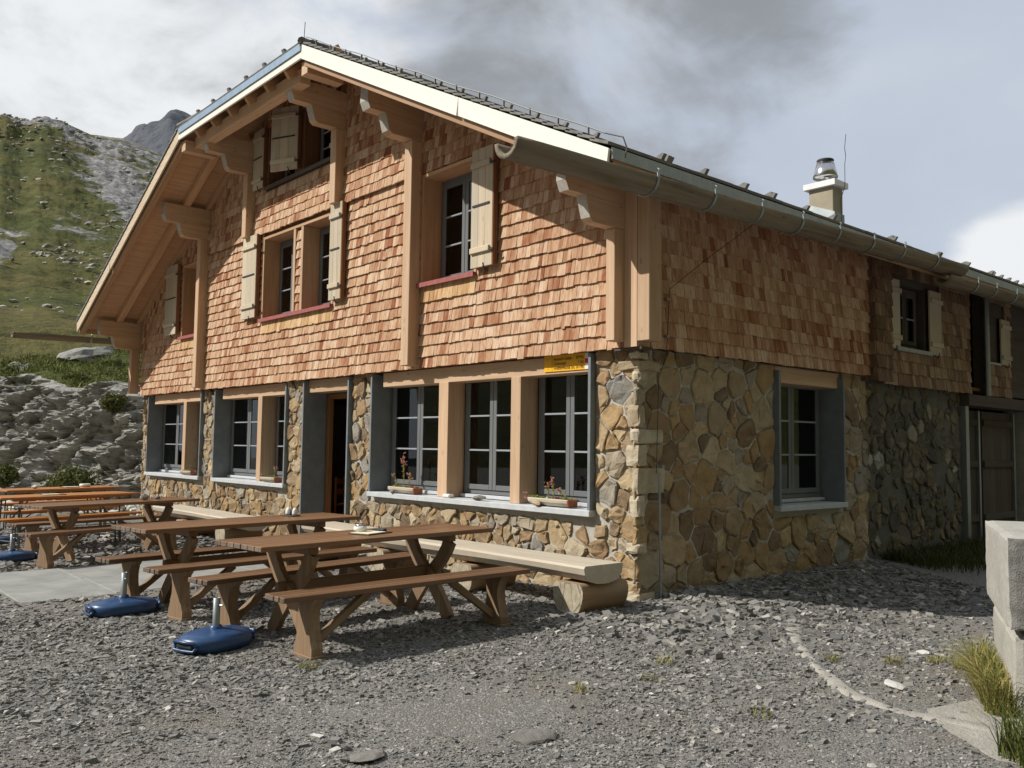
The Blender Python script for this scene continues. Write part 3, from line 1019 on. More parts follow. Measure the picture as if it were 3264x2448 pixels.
def build_turf():
    X, Y, Z, T, onf = (CLIFF[k] for k in ('X', 'Y', 'Z', 'turf', 'onface'))
    nh = CLIFF['nh']
    dist = np.hypot(X - CAM.x, Y - CAM.y)
    ok = (dist < 46) & (T > 0.45) & (Y < 14) & (Y > -7)
    idx = np.argwhere(ok[nh - 12:, :])
    idx[:, 0] += nh - 12
    d2 = dist[idx[:, 0], idx[:, 1]]
    # weight by cell area so the blades spread evenly
    ar = np.abs(np.gradient(X, axis=0)) + np.abs(np.gradient(Y, axis=0)) + 0.02
    wgt = ar[idx[:, 0], idx[:, 1]]
    wgt = wgt / wgt.sum()
    n = 70000
    pick = idx[RNG.choice(len(idx), n, p=wgt)]
    i, j = pick[:, 0], pick[:, 1]
    i2 = np.clip(i + 1, 0, X.shape[0] - 1)
    f = RNG.random(n)
    j2 = np.clip(j + 1, 0, X.shape[1] - 1)
    gq = RNG.random(n)
    P = np.column_stack([a[i, j] * (1 - f) + a[i2, j] * f + (a[i, j2] - a[i, j]) * gq for a in (X, Y, Z)])
    cl = vnoise(P * 1.9, 12)
    keep = cl > -0.35
    P = P[keep]
    P[:, 2] -= 0.02
    o = blades(len(P), P, 0.17, 0.016, 'alpine_grass', 'turf_grass', 0.7)
    tag(o, 'tufted green alpine grass on the bank above the cliff', 'grass', kind='stuff')
    # cushions of dwarf shrub: leaf-sized faces spread through low mounds
    m = 230
    pick = idx[RNG.choice(len(idx), m, p=wgt)]
    C0 = np.column_stack([a[pick[:, 0], pick[:, 1]] for a in (X, Y, Z)])
    nl = 260
    rad = (0.22 + 0.42 * RNG.random(m))
    c = np.repeat(C0, nl, 0); rr = np.repeat(rad, nl)
    u = RNG.normal(size=(m * nl, 3)); u /= np.linalg.norm(u, axis=1)[:, None]
    u[:, 2] = np.abs(u[:, 2]) * 0.75
    rs = rr * (0.55 + 0.5 * RNG.random(m * nl))
    pp = c + u * rs[:, None] * np.array([1, 1, 0.75])
    leaf_quads(pp, 0.035, 'shrub_leaf', 'dwarf_shrubs', 'low cushions of dwarf shrub along the edge of the cliff', 'shrubs')


def leaf_quads(pp, size, mat, name, label, cat, parent=None, stuff=True):
    n = len(pp)
    a = RNG.normal(size=(n, 3)); a /= np.linalg.norm(a, axis=1)[:, None]
    b = np.cross(a, RNG.normal(size=(n, 3))); b /= np.linalg.norm(b, axis=1)[:, None]
    s = (size * (0.5 + RNG.random(n)))[:, None]
    V = np.stack((pp - a * s, pp - b * s * 0.5, pp + a * s, pp + b * s * 0.5), 1).reshape(-1, 3)
    F = np.arange(n)[:, None] * 4 + np.array([0, 1, 2, 3])
    o = fast_mesh(name, V, F, mat, parent, False, {'rnd': np.repeat(RNG.random(n), 4)})
    if label:
        tag(o, label, cat, kind='stuff' if stuff else None)
    return o


build_turf()


def cliff_top_at(px_t, back):
    X, Y, Z = CLIFF['X'], CLIFF['Y'], CLIFF['Z']
    j = int(px_t * (X.shape[1] - 1))
    i = CLIFF['nh'] + back
    return X[i, j], Y[i, j], Z[i, j]


# pale outcrops on the bank
for (tx, bk, rd, sd, lab) in ((0.46, 40, 0.60, 3, 'broad pale limestone boulder on the grass bank above the cliff, the largest'),
                              (0.545, 36, 0.50, 8, 'pale limestone boulder half sunk in the bank at the photo edge'),
                              (0.40, 36, 0.36, 5, 'small pale rock at the lip of the grass bank nearest the hut'),):
    V, F = rock_mesh(rd, sd, (1.5, 1.0, 0.6), 3, 0.6)
    o = fast_mesh('boulder', V, F, 'hill_stone', None, False, {'rnd': np.full(len(V), random.random()), 'gco': V})
    x, y, z = cliff_top_at(tx, bk)
    o.location = (x, y, z - rd * 0.05)
    o.rotation_euler = (0.2, -0.3, sd)
    tag(o, lab, 'boulder', 'limestone boulders on the bank')


def build_screes():
    # loose blocks at the foot of the cliff and white rocks strewn over the hillside: uncountable
    Vs, Fs, rs, gs = [], [], [], []
    off = 0
    shapes = [rock_mesh(1.0, s, (1, 0.8, 0.65), 1) for s in range(8)]
    seg = np.concatenate(([0], np.cumsum(np.linalg.norm(np.diff(CL, axis=0), axis=1))))
    for k in range(620):
        tq = random.uniform(6, 26)
        bx = np.interp(tq, seg, CL[:, 0]); by = np.interp(tq, seg, CL[:, 1])
        d = abs(random.gauss(0, 0.75)) + 0.1
        x, y = bx + d * 0.25, by - d * 0.95
        if x > -14.5 and y > -0.4:
            continue
        rad = random.choice((0.05, 0.07, 0.1, 0.14, 0.2)) * random.uniform(0.7, 1.2)
        V, F = shapes[k % 8]
        a = random.random() * 6.3
        M = np.array([[math.cos(a), -math.sin(a), 0], [math.sin(a), math.cos(a), 0], [0, 0, 1]])
        P = (V * rad) @ M.T + np.array([x, y, float(gz(x, y)) + 0.25 * max(0, 0.9 - d) + rad * 0.25])
        Vs.append(P); Fs.append(F + off); off += len(V)
        rs.append(np.full(len(V), random.random())); gs.append(V * rad + random.random() * 9)
    o = fast_mesh('rubble', np.vstack(Vs), np.vstack(Fs), 'pale_stone', None, False, {'rnd': np.concatenate(rs), 'gco': np.vstack(gs)})
    tag(o, 'broken grey limestone rubble along the foot of the cliff', 'rubble', kind='stuff')


build_screes()

# bushes at the foot of the cliff
for (x, y, z, r, lab) in ((-17.3, -0.55, 0.42, 0.60, 'round yellow-green bush at the cliff foot beside the hut corner'),
                          (-20.6, -1.35, 0.55, 0.36, 'small green bush low on the cliff face, left of the round one'),
                          (-17.2, 0.25, 2.45, 0.30, 'little bush growing from a ledge high on the cliff')):
    root = empty('shrub', (x, y, z - r * 0.7))
    nl = int(5200 * r)
    u = RNG.normal(size=(nl, 3)); u /= np.linalg.norm(u, axis=1)[:, None]
    lump = 1 + 0.35 * vnoise(u * 2.2 + x, 4)
    pp = u * (r * lump * (0.55 + 0.45 * RNG.random(nl)))[:, None] * np.array([1, 1, 0.8]) + np.array([0, 0, r * 0.7])
    leaf_quads(pp, 0.036, 'shrub_leaf', 'crown', None, None, root)
    m = MB()
    for q in range(7):
        a = q * 0.9
        m.tube([(0, 0, -0.1), (0.3 * r * math.cos(a), 0.3 * r * math.sin(a), r * 0.5), (0.7 * r * math.cos(a), 0.7 * r * math.sin(a), r * 1.0)], [0.02, 0.012, 0.004], 5)
    m.build('stem', 'old_wood', root)
    tag(root, lab, 'bush', 'bushes on the cliff')

# ------------------------------------------------------------------ gravel: slate chips lying on the yard
FOOT = [(-14.4, 0.0, 0.02, 14.0)]


def build_gravel():
    V0 = np.array([(-1, -1, -1), (1, -1, -1), (1, 1, -1), (-1, 1, -1), (-1, -1, 1), (1, -1, 1), (1, 1, 1), (-1, 1, 1)], float) * 0.5
    F0 = np.array([(0, 3, 2, 1), (4, 5, 6, 7), (0, 1, 5, 4), (1, 2, 6, 5), (2, 3, 7, 6), (3, 0, 4, 7)])
    P, Sz = [], []

    def scatter(n, rmin, rmax, smin, smax, azlo=-88, azhi=-9, clump=0.0):
        r = np.sqrt(RNG.random(n) * (rmax ** 2 - rmin ** 2) + rmin ** 2)
        a = np.radians(azlo + (azhi - azlo) * RNG.random(n))
        x = CAM.x + r * np.sin(a); y = CAM.y + r * np.cos(a)
        ok = ~((x < 0.03) & (x > -14.4) & (y > -0.02))
        ok &= ~((x < -3.42) & (x > -6.35) & (y < -0.75) & (y > -4.66) & (x > -5.95 - 0.06 * (y + 4.6)) & (x < -3.55 - 0.08 * (y + 4.6)))
        if clump:
            q = np.column_stack((x, y, np.zeros(n)))
            cn = fbm(q * 0.55, 4, 15)
            ok &= (cn * 1.3 + RNG.random(n) * 0.9 - 0.45) > -clump
        x, y = x[ok], y[ok]
        s = smin * (smax / smin) ** (RNG.random(len(x)) ** 1.8)
        P.append(np.column_stack((x, y))); Sz.append(s)

    scatter(120000, 2.3, 5.4, 0.0045, 0.016, clump=-0.05)
    scatter(10000, 2.3, 6.5, 0.012, 0.036, clump=-0.12)
    scatter(60000, 5.4, 9.0, 0.008, 0.028, -88, -5, clump=0.15)
    scatter(15000, 7.0, 11.5, 0.016, 0.045, -88, -5)
    scatter(13000, 11.0, 19.0, 0.03, 0.09, -88, -55)
    # thicker, coarser stones by the hut corner and along the side wall
    n = 7000
    x = 0.05 + np.abs(RNG.normal(0, 0.75, n)); y = RNG.uniform(-1.4, 4.6, n)
    P.append(np.column_stack((x, y))); Sz.append(0.018 + 0.050 * RNG.random(n) ** 2.2)
    n = 1800
    x = RNG.uniform(-4.8, 0.5, n); y = -0.15 - np.abs(RNG.normal(0, 0.55, n))
    P.append(np.column_stack((x, y))); Sz.append(0.018 + 0.040 * RNG.random(n) ** 2.2)
    P = np.vstack(P); Sz = np.concatenate(Sz)
    n = len(P)
    asp = np.column_stack((1.0 + 0.75 * RNG.random(n), 0.65 + 0.5 * RNG.random(n), 0.22 + 0.38 * RNG.random(n)))
    V = V0[None] * asp[:, None, :] * Sz[:, None, None]
    V = V * (0.72 + 0.56 * RNG.random((n, 8, 3)))
    # random tilt and turn
    a = RNG.random(n) * 2 * np.pi; b = RNG.normal(0, 0.24, n); c = RNG.normal(0, 0.24, n)
    ca, sa = np.cos(a), np.sin(a)
    X = V[..., 0] * ca[:, None] - V[..., 1] * sa[:, None]
    Y = V[..., 0] * sa[:, None] + V[..., 1] * ca[:, None]
    Z = V[..., 2] + X * b[:, None] + Y * c[:, None]
    q = np.column_stack((P, np.zeros(n)))
    z0 = gz(P[:, 0], P[:, 1]) + 0.012 * fbm(q * 1.3, 4, 5) + 0.006 * fbm(q * 7, 3, 9)
    dd = np.maximum(P[:, 0] - 0.05, 0)
    z0 = z0 + 0.05 * np.exp(-(dd / 0.35) ** 2) * ((P[:, 1] > 0.3) & (P[:, 1] < 5.2) & (P[:, 0] > -0.3))
    VV = np.stack((X + P[:, :1], Y + P[:, 1:2], Z + (z0 + Sz * asp[:, 2] * 0.28)[:, None]), -1).reshape(-1, 3)
    F = (np.arange(n)[:, None, None] * 8 + F0[None]).reshape(-1, 4)
    rnd = np.repeat(np.clip(RNG.random(n) * 0.98 + 0.02 * RNG.random(n), 0, 1), 8)
    o = fast_mesh('gravel', VV, F, 'gravel_chip', None, False, {'rnd': rnd, 'gco': VV + np.repeat(RNG.random((n, 3)) * 5, 8, 0)})
    tag(o, 'loose dark grey slate chippings covering the yard', 'gravel', kind='stuff')


build_gravel()

# a few larger slabs of slate lying in the chippings
SLATES = [(2.35, -3.55, 0.10, 1, 'flat grey slate lying in the gravel midway between the near bench and the camera'),
          (3.05, -1.05, 0.08, 2, 'pale flat stone in the gravel beside the curved concrete edging'),
          (2.05, -4.35, 0.09, 4, 'dark slab of slate tilted in the foreground gravel'),
          (3.85, -3.25, 0.10, 6, 'smooth grey flat stone sunk in the gravel near the bottom edge'),
          (2.7, 0.15, 0.06, 9, 'small white stone by the grass under the concrete block')]
for (x, y, r, sd, lab) in SLATES:
    V, F = rock_mesh(r, sd, (1.25, 0.8, 0.22), 2, 0.25)
    o = fast_mesh('slate_slab', V, F, 'pale_stone' if sd in (2, 9) else 'slate_stone', None, False, {'rnd': np.full(len(V), 0.55 + 0.04 * sd), 'gco': V})
    o.location = (x, y, float(gz(x, y)) + 0.012)
    o.rotation_euler = (0.08, -0.06, sd * 1.3)
    tag(o, lab, 'stone', 'flat stones in the gravel')


# ------------------------------------------------------------------ paving slabs to the door
def build_path():
    root = empty('paved_path', (-4.7, -4.6, float(gz(-4.7, -4.6))))
    tag(root, kind='structure')
    base = np.array(root.location)
    rows = [(-4.62, -3.74), (-3.73, -2.85), (-2.84, -1.96), (-1.95, -1.07), (-1.06, -0.25)]
    for i, (y0, y1) in enumerate(rows):
        ym = (y0 + y1) / 2
        xr = -3.57 - 0.10 * (ym + 4.6)
        xl = -5.86 - 0.06 * (ym + 4.6)
        for (a, b) in ((xl, (xl + xr) / 2 - 0.006), ((xl + xr) / 2 + 0.006, xr)):
            m = MB()
            xm = (a + b) / 2
            z = float(gz(xm, ym)) + 0.022 + random.uniform(-0.004, 0.004)
            m.box((a - xm, y0 - ym, -0.05), (b - xm, y1 - ym, 0.0), None, None, None, None, 0, 0.008)
            o = m.build('paving_slab', 'slab_concrete', root)
            o.location = Vector((xm, ym, z)) - root.location
            o.rotation_euler = (random.uniform(-.004, .004), 0.012, random.uniform(-.008, .008))


build_path()


# ------------------------------------------------------------------ curved concrete edging flush with the gravel
def build_edging():
    pts = np.array([(1.50, 0.36), (1.62, 0.12), (1.80, -0.16), (2.07, -0.52), (2.38, -0.90), (2.71, -1.24), (3.00, -1.47), (3.30, -1.58), (3.62, -1.56), (3.95, -1.50)])
    k = np.linspace(0, len(pts) - 1, 90)
    xs = np.interp(k, np.arange(len(pts)), pts[:, 0]); ys = np.interp(k, np.arange(len(pts)), pts[:, 1])
    sm = np.ones(9) / 9
    xs[4:-4] = np.convolve(xs, sm, 'valid'); ys[4:-4] = np.convolve(ys, sm, 'valid')
    dx, dy = np.gradient(xs), np.gradient(ys)
    l = np.hypot(dx, dy); nx, ny = -dy / l, dx / l
    wob = vnoise(np.column_stack((k * 0.9, k * 0, k * 0)), 2) * 0.030
    wob2 = vnoise(np.column_stack((k * 0.8, k * 0 + 5, k * 0)), 6) * 0.030
    wd = 0.052 + 0.03 * np.exp(-((k - 1) / 1.2) ** 2) + 0.022 * vnoise(np.column_stack((k * 1.3, k * 0 + 2, k * 0)), 9)
    rows = []
    for f, dz in ((-1.0, -0.02), (-0.85, 0.004), (-0.4, 0.012), (0.4, 0.012), (0.85, 0.004), (1.0, -0.02)):
        w = f * wd + (wob if f < 0 else wob2)
        x, y = xs + nx * w, ys + ny * w
        rows.append(np.column_stack((x, y, gz(x, y) + dz + 0.010 * vnoise(np.column_stack((x * 9, y * 9, x * 0)), 4))))
    P = np.stack(rows)
    o = grid_mesh('kerb', P, 'edging')
    tag(o, kind='structure')
    # the broken apron where the edging meets the wall
    m = MB()
    poly = [(3.42, -1.42), (3.50, -0.98), (3.66, -0.82), (3.80, -0.98), (3.90, -1.35), (4.02, -1.62), (4.16, -1.95), (4.02, -2.02), (3.86, -1.86), (3.70, -1.74), (3.56, -1.62)]
    poly = [(x + random.uniform(-.02, .02), y + random.uniform(-.02, .02)) for x, y in poly]
    m.prism(poly, (0, 0, -0.05), (1, 0, 0), (0, 1, 0), (0, 0, 0.058))
    o = m.build('pavement', 'edging')
    tag(o, kind='structure')


build_edging()

# ================================================================== THE HUT
HUT = empty('mountain_hut', (0, 0, 0))
tag(HUT, 'two-storey alpine hut with rubble stone ground floor and red cedar shingle gable', 'building')
XC, SL, EV, EZ = -7.18, 0.505, 0.71, 4.10        # ridge line x, slope, right eave x, eave top z
XL = 2 * XC - EV
YF, YB = -1.20, 14.0                              # verge plane, rear end of the roof
HZ = EZ + SL * (EV - (-4.95))                     # height of the clipped gable's eave
HX0, HX1 = 2 * XC + 4.95, -4.95
RIDGE = EZ + SL * (EV - XC)
HRUN = 1.45                                       # run of the small hip


def rz(x):
    return EZ + SL * ((EV - x) if x > XC else (x - XL))


def under(x, d=0.20):
    return rz(x) - d


# --- openings: x0, x1, z0, z1
WA, WB, DR, WC = (-13.85, -11.0, 0.79, 2.5), (-10.3, -7.5, 0.79, 2.5), (-6.86, -5.54, -0.12, 2.5), (-4.87, -0.67, 0.79, 2.5)
FRONT_OPEN = [WA, WB, DR, WC]
SIDE_WIN = (2.52, 3.98, 0.79, 2.45)
UP_R, UP_M, UP_L, UP_A = (-3.69, -2.52, 3.60, 5.07), (-8.38, -5.96, 3.60, 5.03), (-12.02, -10.95, 3.60, 5.07), (-8.32, -6.02, 5.88, 6.98)
UPPER = [UP_R, UP_M, UP_L, UP_A]


def wall_pieces(m, a0, a1, z0, ztop, holes, put, breaks=()):
    """fill a wall a0..a1 with boxes around rectangular holes; put(a, b, [(z at a, z at b) low], high) adds one piece"""
    cuts = sorted(set([a0, a1] + [h[0] for h in holes] + [h[1] for h in holes] + list(breaks)))
    cuts = [c for c in cuts if a0 <= c <= a1]
    for a, b in zip(cuts[:-1], cuts[1:]):
        mid = (a + b) / 2
        hs = sorted([h for h in holes if h[0] <= mid <= h[1]], key=lambda h: h[2])
        lo = z0
        for h in hs:
            if h[2] > lo:
                put(a, b, lo, lo, h[2], h[2])
            lo = h[3]
        if ztop(mid) > lo:
            put(a, b, lo, lo, ztop(a), ztop(b))


def put_front(m, y0, y1):
    def f(a, b, la, lb, ha, hb):
        m.prism([(a, la), (b, lb), (b, hb), (a, ha)], (0, y0, 0), (1, 0, 0), (0, 0, 1), (0, y1 - y0, 0))
    return f


def put_side(m, x0, x1):
    def f(a, b, la, lb, ha, hb):
        m.prism([(a, la), (b, lb), (b, hb), (a, ha)], (x0, 0, 0), (0, 1, 0), (0, 0, 1), (x1 - x0, 0, 0))
    return f


# --- masonry cores
m = MB()
wall_pieces(m, -14.35, -0.06, -0.6, lambda x: 2.50, [(a - 0.041, b + 0.041, c, d) for (a, b, c, d) in FRONT_OPEN], put_front(m, 0.06, 0.46))
front_wall = m.build('front_wall', 'mortar', HUT)
m = MB()
wall_pieces(m, 0.46, 4.72, -0.6, lambda y: 2.50, [(SIDE_WIN[0] - 0.041, SIDE_WIN[1] + 0.041, SIDE_WIN[2], SIDE_WIN[3])], put_side(m, -0.06, -0.46))
side_wall = m.build('side_wall', 'mortar', HUT)
m = MB()
wall_pieces(m, 4.73, 7.9, -0.6, lambda y: 2.47, [], put_side(m, -0.12, -0.5))
rear_wall = m.build('rear_wall', 'rear_mortar', HUT)
m = MB()
m.box((-14.35, 0.425, -0.6), (-13.95, 14.0, 4.25))
m.prism([(-13.9, -0.6), (-0.5, -0.6), (-0.5, 4.3), (XC, 7.6), (-13.9, 4.3)], (0, 13.6, 0), (1, 0, 0), (0, 0, 1), (0, 0.35, 0))
m.box((-0.50, 10.8, -0.6), (-0.12, 14.0, 4.2))
m.build('hidden_wall', 'mortar', HUT)


# --- irregular stones: Voronoi cells with the joints left as mortar
def clip_poly(poly, n, c):
    """keep the side n.p <= c"""
    out = []
    k = len(poly)
    for i in range(k):
        p, q = poly[i], poly[(i + 1) % k]
        dp, dq = p @ n - c, q @ n - c
        if dp <= 0:
            out.append(p)
        if dp * dq < 0:
            out.append(p + (q - p) * (dp / (dp - dq)))
    return out


def stone_cells(a0, a1, b0, b1, holes, rmin, rmax, seed, stretch=1.15, extra_hole=0.0):
    rs = np.random.default_rng(seed)
    pts, rad = [], []
    tries = 16000
    radii = np.sort(rmin + (rmax - rmin) * rs.random(tries) ** 2.2)[::-1]
    P = np.zeros((0, 2)); Q = np.zeros(0)
    cand = np.column_stack((rs.uniform(a0, a1, tries), rs.uniform(b0, b1, tries)))
    for c, r in zip(cand, radii):
        if any(h[0] - 0.01 < c[0] < h[1] + 0.01 and h[2] - 0.01 < c[1] < h[3] + 0.01 for h in holes):
            continue
        if len(P):
            d = np.hypot((P[:, 0] - c[0]) / stretch, P[:, 1] - c[1])
            if np.any(d < (Q + r) * 0.92):
                continue
        P = np.vstack((P, c)); Q = np.append(Q, r)
    real = len(P)
    # mirror seeds across borders and hole edges, so the cells end there
    ext = [P]
    lim = 2.2 * rmax

    def mirror(mask, axis, val):
        q = P[mask].copy(); q[:, axis] = 2 * val - q[:, axis]; ext.append(q)
    mirror(P[:, 0] < a0 + lim, 0, a0); mirror(P[:, 0] > a1 - lim, 0, a1)
    mirror(P[:, 1] < b0 + lim, 1, b0); mirror(P[:, 1] > b1 - lim, 1, b1)
    for h in holes:
        iz = (P[:, 1] > h[2] - 0.05) & (P[:, 1] < h[3] + 0.05)
        ix = (P[:, 0] > h[0] - 0.05) & (P[:, 0] < h[1] + 0.05)
        mirror(iz & (P[:, 0] <= h[0]) & (P[:, 0] > h[0] - lim), 0, h[0])
        mirror(iz & (P[:, 0] >= h[1]) & (P[:, 0] < h[1] + lim), 0, h[1])
        mirror(ix & (P[:, 1] <= h[2]) & (P[:, 1] > h[2] - lim), 1, h[2])
        mirror(ix & (P[:, 1] >= h[3]) & (P[:, 1] < h[3] + lim), 1, h[3])
    A = np.vstack(ext)
    cells = []
    for i in range(real):
        c = P[i]
        d = np.hypot(A[:, 0] - c[0], A[:, 1] - c[1])
        near = np.argsort(d)[1:26]
        R0 = 0.8
        poly = [c + np.array(q) * R0 for q in ((-1, -1), (1, -1), (1, 1), (-1, 1))]
        for j in near:
            if d[j] < 1e-6:
                continue
            n = A[j] - c
            # a little weight for the bigger stone
            w = 0.5
            if j < real:
                w = 0.5 + 0.22 * (Q[i] - Q[j]) / (Q[i] + Q[j])
            poly = clip_poly(poly, n, n @ (c + n * w))
            if len(poly) < 3:
                break
        if len(poly) < 3:
            continue
        poly = np.array(poly)
        # clip to the wall and away from holes
        for n, cc in (((-1, 0), -a0), ((1, 0), a1), ((0, -1), -b0), ((0, 1), b1)):
            poly = np.array(clip_poly(list(poly), np.array(n, float), cc)) if len(poly) > 2 else poly
        for h in holes:
            if len(poly) > 2 and poly[:, 0].max() > h[0] and poly[:, 0].min() < h[1] and poly[:, 1].max() > h[2] and poly[:, 1].min() < h[3]:
                opts = [((1, 0), h[0], h[0] - c[0]), ((-1, 0), -h[1], c[0] - h[1]), ((0, 1), h[2], h[2] - c[1]), ((0, -1), -h[3], c[1] - h[3])]
                n, cc, _ = max(opts, key=lambda o: o[2])
                poly = np.array(clip_poly(list(poly), np.array(n, float), cc))
        if len(poly) > 2:
            cells.append(poly)
    return cells


def stone_piece(poly, rs, joint, hmin, hmax):
    """local ring mesh (u, v, height) of one stone from its cell"""
    c = poly.mean(0)
    # drop very short edges
    q = [poly[0]]
    for p in poly[1:]:
        if np.linalg.norm(p - q[-1]) > 0.028:
            q.append(p)
    if len(q) > 3 and np.linalg.norm(q[0] - q[-1]) < 0.028:
        q.pop()
    if len(q) < 3:
        return None
    poly = np.array(q)
    c = poly.mean(0)
    k = len(poly)
    # cut the corners unevenly and wobble
    ring = []
    for i in range(k):
        p0, p1, p2 = poly[i - 1], poly[i], poly[(i + 1) % k]
        a = 0.05 + 0.15 * rs.random(); b = 0.05 + 0.15 * rs.random()
        ring += [p1 + (p0 - p1) * a, p1 + (p2 - p1) * b]
        el = np.linalg.norm(p2 - p1)
        ring.append(p1 + (p2 - p1) * (0.42 + 0.16 * rs.random()) + rs.normal(0, 0.035, 2) * el)
    ring = np.array(ring)
    r = np.linalg.norm(ring - c, axis=1)
    size = r.mean()
    if size < 0.028:
        return None
    n = len(ring)
    joint = joint * (0.7 + 0.7 * rs.random())
    out = c + (ring - c) * ((r - joint) / r)[:, None] + rs.normal(0, 0.0035, ring.shape)
    h = (hmin + (hmax - hmin) * rs.random()) * min(1.0, 0.5 + size * 4)
    tilt = rs.normal(0, 0.10, 2)

    def lev(scale, hh, jit):
        p = c + (out - c) * scale
        z = hh + (p - c) @ tilt * (hh > 0) + rs.normal(0, jit, n)
        return np.column_stack((p, np.maximum(z, -0.02) if hh <= 0 else np.maximum(z, 0.004)))
    rings = [lev(1.0, -0.012, 0), lev(0.99, h * 0.62, 0.003), lev(0.90, h * 0.97, 0.005)]
    inner = lev(0.55, h * 1.05, 0.008)[::3] + np.column_stack((rs.normal(0, size * 0.12, (len(ring[::3]), 2)), np.zeros(len(ring[::3]))))
    V = np.vstack(rings + [inner])
    F = []
    for lv in range(2):
        o = lv * n
        for i in range(n):
            j = (i + 1) % n
            F.append((o + i, o + j, o + n + j, o + n + i))
    o, q, k2 = 2 * n, 3 * n, len(inner)
    for i in range(k2):
        a, b, c2, d2_ = o + 3 * i, o + (3 * i + 1) % n, o + (3 * i + 2) % n, o + (3 * i + 3) % n
        j = q + (i + 1) % k2
        F += [(a, b, q + i), (b, c2, q + i), (c2, j, q + i), (c2, d2_, j)]
    F.append(tuple(range(q, q + k2)))
    return V, F, size


def emit_pieces(pieces, parent, name, stuff_name, mat, limit, smooth=False):
    """pieces: (V world, F, score, rnd). The largest in view become objects, the rest one stuff mesh"""
    order = sorted(range(len(pieces)), key=lambda i: -pieces[i][2])
    for i in order[:limit]:
        V, F, _, rd, g = pieces[i]
        b = MB(); b.add(V, F, rd, g)
        o = b.build(name, mat, parent, smooth)
    rest = order[limit:]
    if rest:
        b = MB()
        for i in rest:
            V, F, _, rd, g = pieces[i]
            b.add(V, F, rd, g)
        o = b.build(stuff_name, mat, parent, smooth)
        o['kind'] = 'stuff'


def view_score(c, nrm, area):
    d = np.array(CAM) - np.asarray(c)
    L = np.linalg.norm(d)
    return area * max(0.0, d @ np.asarray(nrm)) / L ** 3


def stones_on(cells, to_world, nrm, seed, joint, hmin, hmax, flip=False, palette=None):
    rs = np.random.default_rng(seed)
    out = []
    for poly in cells:
        s = stone_piece(poly, rs, joint, hmin, hmax)
        if s is None:
            continue
        V, F, size = s
        Wd = to_world(V)
        a = V[:1]
        # face orientation: outward
        v0, v1, v2 = (Wd[i] for i in F[-1][:3])
        if np.cross(v1 - v0, v2 - v0) @ np.array(nrm) < 0:
            F = [f[::-1] for f in F]
        rd = rs.random() if palette is None else palette(rs)
        out.append((Wd, F, view_score(Wd.mean(0), nrm, size * size), rd, V * np.array([1, 1, 1.0])))
    return out


holes = [(x0 - 0.045, x1 + 0.045, z0 - 0.075, z1 + 0.3) for (x0, x1, z0, z1) in (WA, WB, WC)] + [(DR[0] - 0.045, DR[1] + 0.045, -1.0, 2.9)]
fc = stone_cells(-14.35, -0.02, -0.45, 2.52, holes, 0.036, 0.145, 5)
fp = stones_on(fc, lambda V: np.column_stack((V[:, 0], 0.06 - V[:, 2], V[:, 1])), (0, -1, 0), 6, 0.0095, 0.014, 0.048)
emit_pieces(fp, front_wall, 'stone', 'stones', 'wall_stone', 150)
sc = stone_cells(0.0, 4.72, -0.45, 2.52, [(SIDE_WIN[0] - 0.045, SIDE_WIN[1] + 0.045, SIDE_WIN[2] - 0.075, 2.8)], 0.042, 0.21, 15)
sp = stones_on(sc, lambda V: np.column_stack((V[:, 2] - 0.06, V[:, 0], V[:, 1])), (1, 0, 0), 16, 0.010, 0.010, 0.034)
emit_pieces(sp, side_wall, 'stone', 'stones', 'wall_stone', 150)
rc = stone_cells(4.74, 7.88, -0.45, 2.45, [], 0.035, 0.17, 25)
rs_ = np.random.default_rng(3)
rp = stones_on([c for c in rc if rs_.random() < 0.85], lambda V: np.column_stack((V[:, 2] - 0.12, V[:, 0], V[:, 1])), (1, 0, 0), 26, 0.016, 0.010, 0.036)
emit_pieces(rp, rear_wall, 'stone', 'stones', 'rear_stone', 60)
# pale quoins up the corner
rs_ = np.random.default_rng(12)
z = -0.3
k = 0
while z < 2.42:
    h = rs_.choice((0.10, 0.13, 0.17, 0.22, 0.26)) * (0.85 + 0.3 * rs_.random())
    h = min(h, 2.47 - z)
    fx = (0.08 + 0.10 * rs_.random()) if rs_.random() < 0.5 else (0.15 + 0.17 * rs_.random())
    sy = (0.24 + 0.20 * rs_.random()) if k % 2 else (0.10 + 0.10 * rs_.random())
    if h > 0.05 and rs_.random() < 0.72:
        m = MB()
        j = lambda s=0.012: rs_.normal(0, s)
        p0, p1 = 0.035 + 0.02 * rs_.random(), 0.03 + 0.02 * rs_.random()
        e = 0.012
        V = []
        for (zz, s) in ((z + e, 0), (z + 0.25 * h, 1), (z + 0.75 * h, 1), (z + h - e, 0)):
            q = 0.012 if not s else 0.0
            p0, p1 = 0.0 + 0.015 * rs_.random(), -0.005 + 0.015 * rs_.random()
            ring = [(-fx, 0.07), (-fx + 0.01, -p0 + q + abs(j(.006))), (-fx * 0.5, -p0 + q + j(.006)), (-0.01, -p0 + q + abs(j(.006))), (p1 - q, -p0 + 0.02 + abs(j(.006))), (p1 - q + j(.004), sy * 0.5), (p1 - q - 0.004, sy - 0.012), (-0.03, sy)]
            V += [(x + j(.003), y, zz + j(.005)) for x, y in ring]
        F = []
        n = 8
        for lv in range(3):
            for i in range(n - 1):
                F.append((lv * n + i, lv * n + i + 1, (lv + 1) * n + i + 1, (lv + 1) * n + i))
        F.append(tuple(range(n))[::-1]); F.append(tuple(range(3 * n, 4 * n)))
        V = np.array(V)
        m.add(V, F, rs_.random(), V)
        m.build('quoin', 'quoin_stone', front_wall)
    z += h
    k += 1


